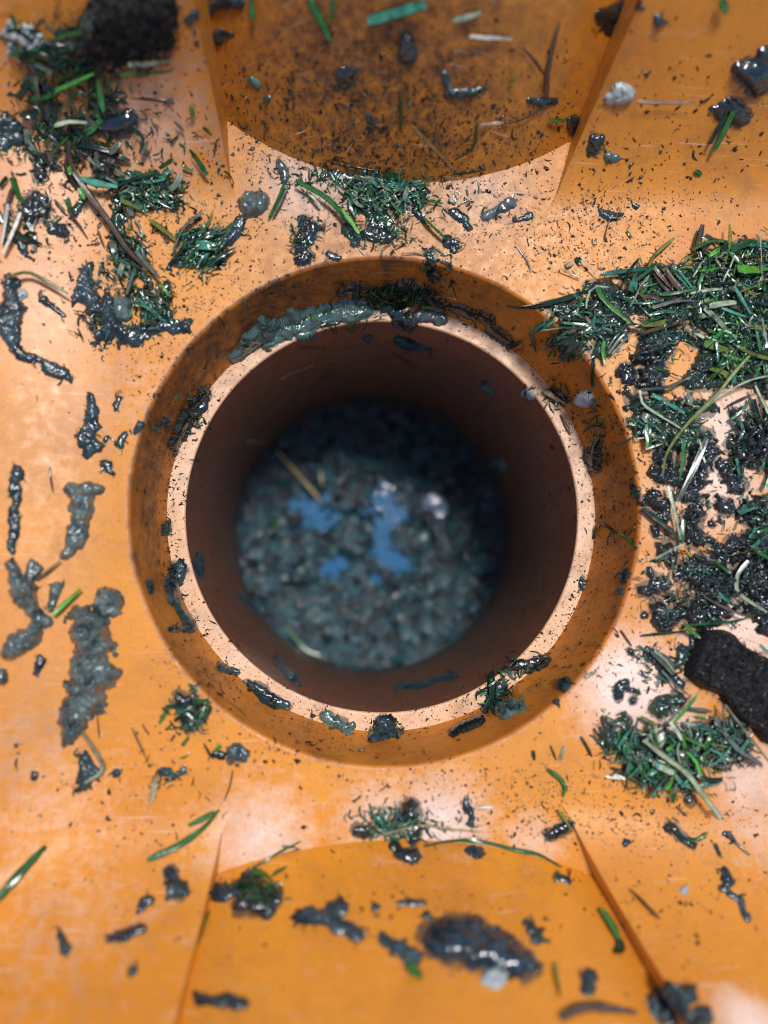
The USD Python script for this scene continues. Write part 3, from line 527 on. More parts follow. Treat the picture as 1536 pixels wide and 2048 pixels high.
for k, c0, c1 in (('t', 'tr', 'tl'), ('b', 'bl', 'br')):
    nth, n1, n2 = 220, 60, 150
    s = np.linspace(0, 1, nth)
    def column(r, s):
        t0, t1 = theta_on(CR[c0], r), theta_on(CR[c1], r)
        ins = 0.0
        d0 = np.minimum(DRAFT * np.maximum(h_bank(r * np.cos(t0), r * np.sin(t0)) - h_panel(r * np.cos(t0), r * np.sin(t0), k), 0) / r, 0.1)
        d1 = np.minimum(DRAFT * np.maximum(h_bank(r * np.cos(t1), r * np.sin(t1)) - h_panel(r * np.cos(t1), r * np.sin(t1), k), 0) / r, 0.1)
        th = (t0 + d0) + (t1 - d1 - t0 - d0) * s
        return r * np.cos(th), r * np.sin(th)
    (cx, cy), R = ARC[k]
    lo, hi = np.full(nth, RS), np.full(nth, 140.0)
    for _ in range(30):
        m = (lo + hi) / 2; x, y = column(m, s)
        out = np.hypot(x - cx, y - cy) > R
        lo = np.where(out, m, lo); hi = np.where(out, hi, m)
    ra = lo
    def rows(a, b, n, h):
        q = np.linspace(0, 1, n)
        r = a[None] + (b - a)[None] * q[:, None]
        x, y = column(r, np.broadcast_to(s[None], r.shape))
        return np.stack([x, y, h(x, y)], -1)
    flat = rows(np.full(nth, RS), ra, n1, lambda x, y: np.zeros_like(x))
    pan = rows(ra, np.full(nth, RE), n2, lambda x, y: h_panel(x, y, k))
    V = flat.reshape(-1, 3)
    obj('deck', V, grid_faces(n1, nth, True), ORANGE, HP, prim={'film': sheen_film_at(V), 'grime_shade': grime_shade_at(V), 'smear': smear_at(V)})
    V = pan.reshape(-1, 3)
    obj('bulging_panel', V, grid_faces(n2, nth, True), ORANGE, HP, prim={'film': 0.15 * sheen_film_at(V), 'grime_shade': grime_shade_at(V), 'smear': smear_at(V)})
    for side, cr in ((0, c0), (-1, c1)):               # notch side walls: from the bank's edge down to the panel
        inner = np.vstack([flat[:, side], pan[1:, side]])
        r = np.hypot(inner[:, 0], inner[:, 1])
        t = theta_on(CR[cr], r)
        outer = np.stack([r * np.cos(t), r * np.sin(t)], 1)
        outer = np.c_[outer, h_bank(outer[:, 0], outer[:, 1])]
        q = np.linspace(0, 1, 6)[:, None, None]
        W = (outer[None] * (1 - q) + inner[None] * q)
        V = W.reshape(-1, 3)
        obj('notch_side', V, grid_faces(6, len(inner), side == 0), ORANGE, HP, prim={'film': 0.3 * sheen_film_at(V), 'grime_shade': grime_shade_at(V), 'smear': smear_at(V)})

def revolve(profile, n=240):
    pr = np.array(profile); th = np.linspace(0, 2 * math.pi, n + 1)
    V = np.stack([pr[:, None, 0] * np.cos(th), pr[:, None, 0] * np.sin(th), np.broadcast_to(pr[:, None, 1], (len(pr), n + 1))], -1)
    return V.reshape(-1, 3), grid_faces(len(pr), n + 1, True)
def ring_grime_shade(V):
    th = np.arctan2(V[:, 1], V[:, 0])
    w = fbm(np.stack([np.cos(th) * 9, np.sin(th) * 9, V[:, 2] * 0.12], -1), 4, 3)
    return np.clip((w - 0.42) * 1.6, 0, 1) + 0.75 * np.clip(-np.cos(th - 5.6), 0, 1)  # random stains; last term paints the difference in light between the sides
a = np.linspace(math.pi / 2, math.pi - 0.2, 9)
prof = [(R_RIM + FIL + FIL * math.cos(t), -FIL + FIL * math.sin(t)) for t in a]
zc = -13.4; rc = R_RIM + (R_LEDGE_OUT + 0.9 - R_RIM) * 0.86
z0 = prof[-1][1]; r0 = prof[-1][0]
for q in np.linspace(0, 1, 18)[1:]:
    prof.append((r0 + (rc - r0) * q, z0 + (zc - z0) * q))
prof2 = [(rc + (R_LEDGE_OUT - rc) * q, zc + (Z_LEDGE - zc) * q - 0.25 * math.sin(math.pi * q)) for q in np.linspace(0, 1, 8)]
V, F = revolve(prof); obj('recess_wall', V, F[:, ::-1], RECESS, HP, prim={'film': 0.3 * fbm(V * 0.12), 'grime_shade': ring_grime_shade(V), 'smear': smear_at(V)})
V, F = revolve(prof2); obj('recess_chamfer', V, F[:, ::-1], RECESS, HP, prim={'film': 0.5 * fbm(V * 0.12), 'grime_shade': ring_grime_shade(V) * .6, 'smear': smear_at(V)})
lp = [(R_LEDGE_OUT, Z_LEDGE)] + [(R_LEDGE_OUT + (R_LEDGE_IN + 0.5 - R_LEDGE_OUT) * q, Z_LEDGE) for q in np.linspace(0, 1, 10)[1:]]
lp += [(R_LEDGE_IN + 0.5 - 0.5 * math.sin(t), Z_LEDGE - 0.5 + 0.5 * math.cos(t)) for t in np.linspace(0, math.pi / 2, 6)[1:]]
V, F = revolve(lp); obj('ledge', V, F[:, ::-1], LEDGE, HP, prim={'film': 0.1 + 0.8 * fbm(V * 0.15, seed=4), 'grime_shade': 1.3 * np.clip(fbm(V * 0.3, 4, 6) - .48, 0, 1) + .25 * np.clip(V[:, 1] / 48, 0, 1), 'smear': smear_at(V)})
tp = [(R_LEDGE_IN + (R_TUBE_END - R_LEDGE_IN) * q, Z_LEDGE - 0.5 + (Z_FLOOR - 4 - Z_LEDGE + 0.5) * q) for q in np.linspace(0, 1, 30)]
V, F = revolve(tp); obj('tube_wall', V, F[:, ::-1], TUBE, HP, prim={'film': 0.4 * fbm(V * 0.06, seed=2), 'grime_shade': np.clip((-24 - V[:, 2]) / 46, 0, 1) * (0.55 + 0.9 * fbm(V * [0.2, .2, .03], 3, seed=12)), 'smear': np.clip((-78 - V[:, 2]) / 14 + 1.6 * (fbm(V * [.25, .25, .05], 4, 31) - .45), 0, 1)})  # browner with depth: dirt coat and tube shade together in the colour

# ---------------------------------------------------------------- gritty wet mud closing the tube
PUD = [('left puddle', [(622, 1020, 22), (640, 1036, 20), (655, 995, 10), (590, 1008, 10), (668, 1034, 8), (644, 1052, 12)]),
       ('centre puddle', [(767, 968, 10), (771, 1000, 25), (799, 1020, 14), (771, 1044, 17), (763, 1069, 12), (775, 1113, 20), (799, 1129, 14), (766, 1090, 12)]),
       ('right puddle', [(872, 1004, 17), (884, 1014, 14), (858, 1000, 8)]),
       ('lower puddle', [(666, 1137, 16), (680, 1130, 12), (648, 1140, 9)]),
       ('small puddle', [(751, 1161, 11), (745, 1156, 7)])]
n = 330
g = np.linspace(-R_TUBE_END - 0.6, R_TUBE_END + 0.6, n)
X, Y = np.meshgrid(g, g)
P3 = np.stack([X, Y, 0 * X], -1)
cell = 1.5 * (fbm(P3 * 0.10, 3, 5) - 0.5) * 2 + 1.2 * (fbm(P3 * 0.42, 4, 9) - 0.5) * 2
grit = np.abs(fbm(P3 * 0.7, 2, 3) - 0.5) * 3.2 + np.abs(noise(P3 * 1.5, 4) - 0.5) * 1.6
H = cell + grit * 0.8
for (u, v, r, amt) in ((708, 1072, 46, 1), (818, 1078, 40, 1), (823, 1174, 36, 0.8), (600, 1120, 55, .7), (880, 900, 60, .6)):  # round buns of mud with a groove round each
    c = at_z(np.array(float(u)), np.array(float(v)), Z_FLOOR); d = np.hypot(X - c[0], Y - c[1]) / (r * 0.163)
    H += amt * (1.6 * np.sqrt(np.clip(1 - d ** 2, 0, 1)) - 1.5 * np.exp(-((d - 1.08) / 0.13) ** 2))
Hp = np.zeros_like(H); pools = []
wob = (fbm(P3 * 0.5, 3, 21) - 0.5)
for nm, st in PUD:
    f = np.full(X.shape, -9.0)
    for u, v, r in st:
        c = at_z(np.array(float(u)), np.array(float(v)), Z_FLOOR); d = np.hypot(X - c[0], Y - c[1]) / (r * 0.163)
        f = np.maximum(f, 1.25 - d)
    f = f + wob * 1.5 + 1.2 * (fbm(P3 * 1.1, 3, 44) - .5)
    Hp = np.maximum(Hp, np.clip(f * 3, 0, 1)); pools.append((nm, f))
H = H * (1 - Hp) + (-1.9) * Hp
rr = np.hypot(X, Y)
H += 2.2 * np.clip((rr - 38) / 5, 0, 1) ** 2 * (0.4 + fbm(P3 * 0.2, 2, 8))
V = np.stack([X, Y, Z_FLOOR + H], -1).reshape(-1, 3)
F = grid_faces(n, n)
keep = (rr.ravel()[F] < R_TUBE_END + 0.5).all(1)
plug = thing('mud_plug', 'dark blue grey gritty mud filling the far end of the round tube', 'mud')
obj('mud', V, F[keep], FLOOR, plug.GetPath())
for nm, f in pools:
    Fk = F[(f.ravel()[F] > -0.35).any(1)]
    Vw = np.stack([X, Y, np.full(X.shape, Z_FLOOR - 0.85)], -1).reshape(-1, 3)
    ids = np.unique(Fk); re = np.zeros(len(Vw), int); re[ids] = np.arange(len(ids))
    tag(obj('puddle', Vw[ids], re[Fk], WATER, plug.GetPath()), nm + ' of water on the mud')
rng = np.random.default_rng(11)
def pebble(c, r, mat_, parent, name='pebble', seed=0, flat=0.7, sub=2):
    s = trimesh.creation.icosphere(subdivisions=sub); v = s.vertices.copy()
    v *= (0.75 + 0.5 * fbm(v * 1.1 + seed * 7.3, 3, seed))[:, None]
    v[:, 2] *= flat
    a = seed * 1.7; v = v @ np.array([[math.cos(a), -math.sin(a), 0], [math.sin(a), math.cos(a), 0], [0, 0, 1]])
    return obj(name, v * r + np.asarray(c), s.faces, mat_, parent)
for i in range(46):
    while True:
        a, b = rng.uniform(-38, 38, 2)
        if a * a + b * b < 1400: break
    ix, iy = int((a - g[0]) / (g[1] - g[0])), int((b - g[0]) / (g[1] - g[0]))
    if Hp[iy, ix] > 0.05: continue
    pebble((a, b, Z_FLOOR + H[iy, ix] + 0.1), rng.uniform(0.7, 2.0), [FLOOR, MUD_GREY, MUD_DARK, MUD_TEAL][i % 4], plug.GetPath(), seed=i)

# ---------------------------------------------------------------- mud: domes along strokes, laid on the real surface under them
def mud(name, strokes, mat_, label, cat='mud', group=None, amp=0.5, ns=0.055, seed=0, step=3.0, hk=0.62, bump=0.5, kind=None, parent=None, holes=(), polys=(), blur=0.8, bead=0.0, nf=0.075, fine=0.5):
    """strokes: lists of (x, y, r) in photo pixels, joined one to the next; polys: (points, edge, height in px)."""
    pts = [p for s in strokes for p in s] + [(a, b, 10) for q in polys for a, b in q[0]]
    mrg = 14
    x0 = min(p[0] - p[2] for p in pts) - mrg; x1 = max(p[0] + p[2] for p in pts) + mrg
    y0 = min(p[1] - p[2] for p in pts) - mrg; y1 = max(p[1] + p[2] for p in pts) + mrg
    nx, ny = max(int((x1 - x0) / step), 6), max(int((y1 - y0) / step), 6)
    U, Vv = np.meshgrid(np.linspace(x0, x1, nx), np.linspace(y0, y1, ny))
    wx = (fbm(np.stack([U * ns, Vv * ns, 0 * U + seed], -1), 4, seed + 1) - 0.5)
    wy = (fbm(np.stack([U * ns, Vv * ns, 0 * U + seed + 9], -1), 4, seed + 2) - 0.5)
    f = np.full(U.shape, -3.0); hh = np.zeros(U.shape)
    for s in strokes:
        segs = [(s[0], s[0])] if len(s) == 1 else list(zip(s[:-1], s[1:]))
        for (ax, ay, ar), (bx, by, br) in segs:
            rm = max(ar, br)
            X_, Y_ = U + wx * rm * 2.4 * amp, Vv + wy * rm * 2.4 * amp
            dx, dy = bx - ax, by - ay; L = dx * dx + dy * dy
            t = np.clip(((X_ - ax) * dx + (Y_ - ay) * dy) / L, 0, 1) if L > 0 else np.zeros(U.shape)
            r = ar + (br - ar) * t
            q = 1 - ((X_ - ax - t * dx) ** 2 + (Y_ - ay - t * dy) ** 2) / (r * r)
            f = np.maximum(f, q); hh = np.maximum(hh, r * np.sqrt(np.clip(q, 0, 1)))
    for pp, edge, hgt in polys:
        A = np.array(pp, float); B = np.roll(A, -1, 0)
        X_, Y_ = U + wx * 40 * amp, Vv + wy * 40 * amp
        ins = np.zeros(U.shape, bool); dist = np.full(U.shape, 1e9)
        for (ax, ay), (bx, by) in zip(A, B):
            c = ((ay > Y_) != (by > Y_)) & (X_ < (bx - ax) * (Y_ - ay) / (by - ay + 1e-9) + ax); ins ^= c
            dx, dy = bx - ax, by - ay; t = np.clip(((X_ - ax) * dx + (Y_ - ay) * dy) / (dx * dx + dy * dy), 0, 1)
            dist = np.minimum(dist, np.hypot(X_ - ax - t * dx, Y_ - ay - t * dy))
        sgn = np.where(ins, dist, -dist)
        f = np.maximum(f, sgn / edge); hh = np.maximum(hh, hgt * np.sqrt(np.clip(sgn / edge, 0, 1)))
    for a, b, r in holes:
        d = np.hypot(U + wx * r * 1.6 - a, Vv + wy * r * 1.6 - b) / r
        f = np.minimum(f, (d - 1) * 2.0); hh = hh * np.clip((d - 0.95) * 4, 0, 1)
    n2 = fbm(np.stack([U * nf, Vv * nf, 0 * U + seed], -1), 3, seed + 5)
    n3 = noise(np.stack([U * 0.16, Vv * 0.16, 0 * U + seed], -1), seed + 6)
    f = f + amp * 0.9 * (n2 - 0.5)
    hh = gaussian_filter(hh, blur)
    P, N = surf(U, Vv)
    k = mm_per_px(P)
    rel = 0.55 + bump * (1.6 * (n2 - 0.35) + fine * (n3 - 0.5))
    if bead:
        n4 = 1 - np.abs(noise(np.stack([U * 0.15, Vv * 0.15, 0 * U + seed], -1), seed + 7) * 2 - 1)
        rel = rel + bead * (n4 - 0.5)
    H = hk * hh * np.clip(rel, 0.15, 2.0) * np.sqrt(np.clip(f * 2.2, 0, 1))
    H = np.where(f > 0, H + 0.6, -3.0)
    Q = P + N * (H * k)[..., None]
    F = grid_faces(ny, nx, True)
    dep = ((P - CAM) @ fw).ravel()
    keep = (f.ravel()[F] > 0).any(1) & (np.ptp(dep[F], axis=1) < 6.0)
    if not keep.any(): return None
    o = obj(name, Q.reshape(-1, 3), F[keep], mat_, parent or '/World')
    return tag(o, label, cat, group, kind)

# ---------------------------------------------------------------- grass blades, straws and stems
def catmull(P, n):
    P = np.asarray(P, float)
    if len(P) == 2: P = np.array([P[0], P[0] * .5 + P[1] * .5, P[1]])
    A = np.vstack([2 * P[0] - P[1], P, 2 * P[-1] - P[-2]])
    out = []
    t = np.linspace(0, len(P) - 1 - 1e-9, n)
    for q in t:
        i = int(q); u = q - i; a, b, c, d = A[i:i + 4]
        out.append(0.5 * (2 * b + (c - a) * u + (2 * a - 5 * b + 4 * c - d) * u * u + (3 * b - a - 3 * c + d) * u ** 3))
    return np.array(out)

def blade_geo(pts, w, lift=0.5, arch=0.0, taper=(0.7, 0.5), flat=0.13, seed=0, n=None, twist=0.0, PN=None):
    """Lens-shaped blade through photo points laid on the surface; lift and arch in mm, w in photo px."""
    pts = np.asarray(pts, float)
    P, N = PN if PN is not None else surf(pts[:, 0], pts[:, 1])
    L = np.hypot(*np.diff(pts, axis=0).T).sum()
    n = n or int(np.clip(L / 14, 5, 22))
    C = catmull(P, n); Nn = catmull(N, n); Nn /= np.linalg.norm(Nn, axis=1, keepdims=True)
    s = np.linspace(0, 1, n)
    rg = np.random.default_rng(seed)
    C = C + Nn * (lift + arch * 4 * s * (1 - s) + 0.12 * np.sin(s * rg.uniform(3, 8) + rg.uniform(0, 6)))[:, None]
    T = np.gradient(C, axis=0); T /= np.linalg.norm(T, axis=1, keepdims=True) + 1e-12
    S = np.cross(Nn, T); S /= np.linalg.norm(S, axis=1, keepdims=True) + 1e-12
    B = np.cross(T, S)
    a = rg.uniform(-0.6, 0.6) + (rg.uniform(-1, 1) * 0.9 + twist) * (s - 0.5)
    S, B = S * np.cos(a)[:, None] + B * np.sin(a)[:, None], B * np.cos(a)[:, None] - S * np.sin(a)[:, None]
    k = mm_per_px(C)
    e = np.minimum(s / 0.12, 1) * (1 - taper[0]) + taper[0]
    e2 = np.minimum((1 - s) / 0.3, 1) * (1 - taper[1]) + taper[1]
    hw = (0.5 * w * e * e2 * (1 + 0.08 * np.sin(s * 17 + seed) + rg.normal(0, 0.07, n)))[:, None] * k[:, None]
    th = hw * flat
    ring = np.stack([C - S * hw + B * th * .5, C - S * hw * 0.5 + B * th * 0.5, C - B * th * 0.4, C + S * hw * 0.5 + B * th * .6, C + S * hw + B * th * .7, C - B * th], 1)
    V = ring.reshape(-1, 3); m = 6
    F = []
    for i in range(n - 1):
        for j in range(m):
            F.append([i * m + j, i * m + (j + 1) % m, (i + 1) * m + (j + 1) % m, (i + 1) * m + j])
    q = (n - 1) * m
    F += [[0, 5, 4, 1], [1, 4, 3, 2], [q + 1, q + 4, q + 5, q], [q + 2, q + 3, q + 4, q + 1]]
    return V, np.array(F)

NAMES = {'st': 'straw', 'wh': 'straw', 'bn': 'plant_stem'}
_seed = [100]
def blade(pts, w, col, label=None, group=None, lift=0.5, name=None, **kw):
    _seed[0] += 1
    V, F = blade_geo(pts, w, lift=lift, seed=_seed[0], **kw)
    o = obj(name or NAMES.get(col, 'grass_blade'), V, F[:, ::-1], LEAF[col])
    cat = {'st': 'straw', 'wh': 'straw', 'bn': 'stem'}.get(col, 'grass blade')
    return tag(o, label, cat, group)

# ---------------------------------------------------------------- building the lumps and the mat
for i, (st, m, lab, kw) in enumerate(LUMPS):
    k = dict(amp=0.42, seed=i * 3 + 1, step=2.6, hk=.78, bump=.4); k.update(kw)
    k['amp'] = min(k['amp'], 1.0)
    if m is MUD_GREY and 'amp' not in kw: k.update(amp=.36, nf=.045, hk=max(k['hk'], 1.15), bump=.6)
    if m is MUD_BLACK: k.setdefault('bead', .25)
    if lab.startswith(('big blue', 'dark grey stone', 'blue black clod')): k.update(bead=0, amp=.45, nf=.028, hk=.9, bump=.45, fine=0.0, blur=2.0); m = MUD_SLICK
    if m is MUD_DARK and 'amp' not in kw: k.update(amp=.6, bead=.12)
    is_grain = 'grain' in lab
    mud('grain' if is_grain else 'mud_lump', st, m, lab, 'grain' if is_grain else 'mud', **k)

soil = mud('soil_clump', [], SOIL, 'fuzzy black soil clump at the top left, out of focus', 'soil', amp=1.0, seed=77, step=4, hk=1.0, bump=.4,
    polys=[([(165, 15), (200, -15), (350, -15), (358, 55), (330, 105), (262, 132), (205, 135), (172, 95)], 38, 40)])
chunk = mud('peat_chunk', [], SOIL, 'black fibrous chunk lying on the grass mat at the right edge', 'peat chunk', amp=.14, seed=55, step=2.4, hk=1.0, bump=.09, blur=.6, nf=.06,
    polys=[([(1401, 1258), (1436, 1258), (1460, 1266), (1482, 1290), (1536, 1318), (1575, 1330), (1575, 1500), (1524, 1484), (1502, 1458), (1462, 1436), (1436, 1388), (1396, 1374), (1366, 1348), (1376, 1305)], 9, 56)])

def fibres(parent, poly, n, seed, l0=8, l1=26, h=(4, 6.5)):
    rg = np.random.default_rng(seed); A = np.array(poly, float); lo, hi = A.min(0), A.max(0); k = 0; Vs, Fs, nb = [], [], 0
    B = np.roll(A, -1, 0)
    while k < n:
        p = rg.uniform(lo, hi); c = False
        for (ax, ay), (bx, by) in zip(A, B):
            if (ay > p[1]) != (by > p[1]) and p[0] < (bx - ax) * (p[1] - ay) / (by - ay + 1e-9) + ax: c = not c
        if not c: continue
        a = rg.uniform(0, 6.3); L = rg.uniform(l0, l1); d = np.array([math.cos(a), math.sin(a)]) * L / 2; q = np.array([-d[1], d[0]]) * rg.normal() * .15
        V, F = blade_geo([p - d, p + q, p + d], rg.uniform(1.2, 3.2), lift=rg.uniform(*h), seed=int(rg.integers(1e6)), n=5)
        Vs.append(V); Fs.append(F[:, ::-1] + nb); nb += len(V); k += 1
    return np.vstack(Vs), np.vstack(Fs)
# the wet mat on the right, by region
for i, (lab, st, ho) in enumerate(MAT):
    mud('mud_mush', st, MUD_GREEN if i in (0, 1, 2, 4, 14) else MUD_BLACK, lab, 'mud', amp=.85, ns=.06, seed=200 + i * 5, step=2.1, hk=.72, bump=.6, holes=ho, bead=.75, blur=0.7)
V, F = fibres(chunk, [(1405, 1270), (1440, 1268), (1490, 1305), (1560, 1330), (1560, 1480), (1500, 1445), (1440, 1385), (1380, 1350), (1385, 1305)], 130, 4, 4, 13, (2.6, 3.6))
obj('fibres', V, F, LEAF['gy'], chunk.GetPath())
V, F = fibres(chunk, [(1395, 1265), (1440, 1262), (1490, 1300), (1560, 1330), (1560, 1490), (1500, 1455), (1430, 1385), (1370, 1350), (1380, 1305)], 650, 5, 6, 20, (3.0, 4.2))
obj('fibres', V, F, SOIL, chunk.GetPath())
V, F = fibres(soil, [(160, 10), (200, -10), (355, -10), (365, 60), (335, 112), (262, 142), (200, 140), (165, 100)], 420, 6, 16, 50, (.5, 4.2))
obj('fibres', V, F, SOIL, soil.GetPath())
# mush in the upper clumps
for i, (lab, st) in enumerate([
 ('dark mush under the grass clump at the top of the rim', [[(700, 365, 16), (740, 375, 24), (790, 385, 26), (830, 380, 20)], [(720, 400, 18), (750, 440, 18), (780, 450, 12)], [(650, 350, 10), (690, 350, 12)], [(800, 410, 16), (845, 400, 12)], [(695, 460, 16), (712, 475, 13)]]),
 ('dark mush under the upper left grass clump', [[(235, 360, 16), (280, 370, 26), (320, 390, 28), (340, 410, 16)], [(240, 400, 14), (235, 440, 16), (245, 480, 16)], [(170, 370, 9), (155, 420, 12)], [(260, 395, 16), (300, 405, 16)]]),
 ('dark mush under the comb of grass left of the rim top', [[(345, 535, 9), (370, 520, 14), (400, 500, 22), (420, 480, 20), (400, 545, 8)], [(430, 510, 12), (440, 530, 8)], [(395, 465, 9)]]),
 ('dark mush under the stalk bundle left of the rim', [[(250, 500, 12), (240, 530, 10), (275, 540, 12), (300, 560, 10)], [(270, 590, 12), (300, 590, 13), (330, 610, 10), (345, 640, 9)], [(300, 630, 9)]]),
 ('dark mush in the top left corner grass', [[(60, 70, 12), (110, 110, 22), (160, 120, 24)], [(190, 215, 18), (230, 200, 18)], [(150, 250, 14), (145, 290, 12)], [(190, 170, 14)]]),
]):
    mud('mud_mush', st, MUD_GREEN, lab, 'mud', amp=1.0, seed=300 + i * 5, step=2.8, hk=.4, bump=.6, bead=.8)

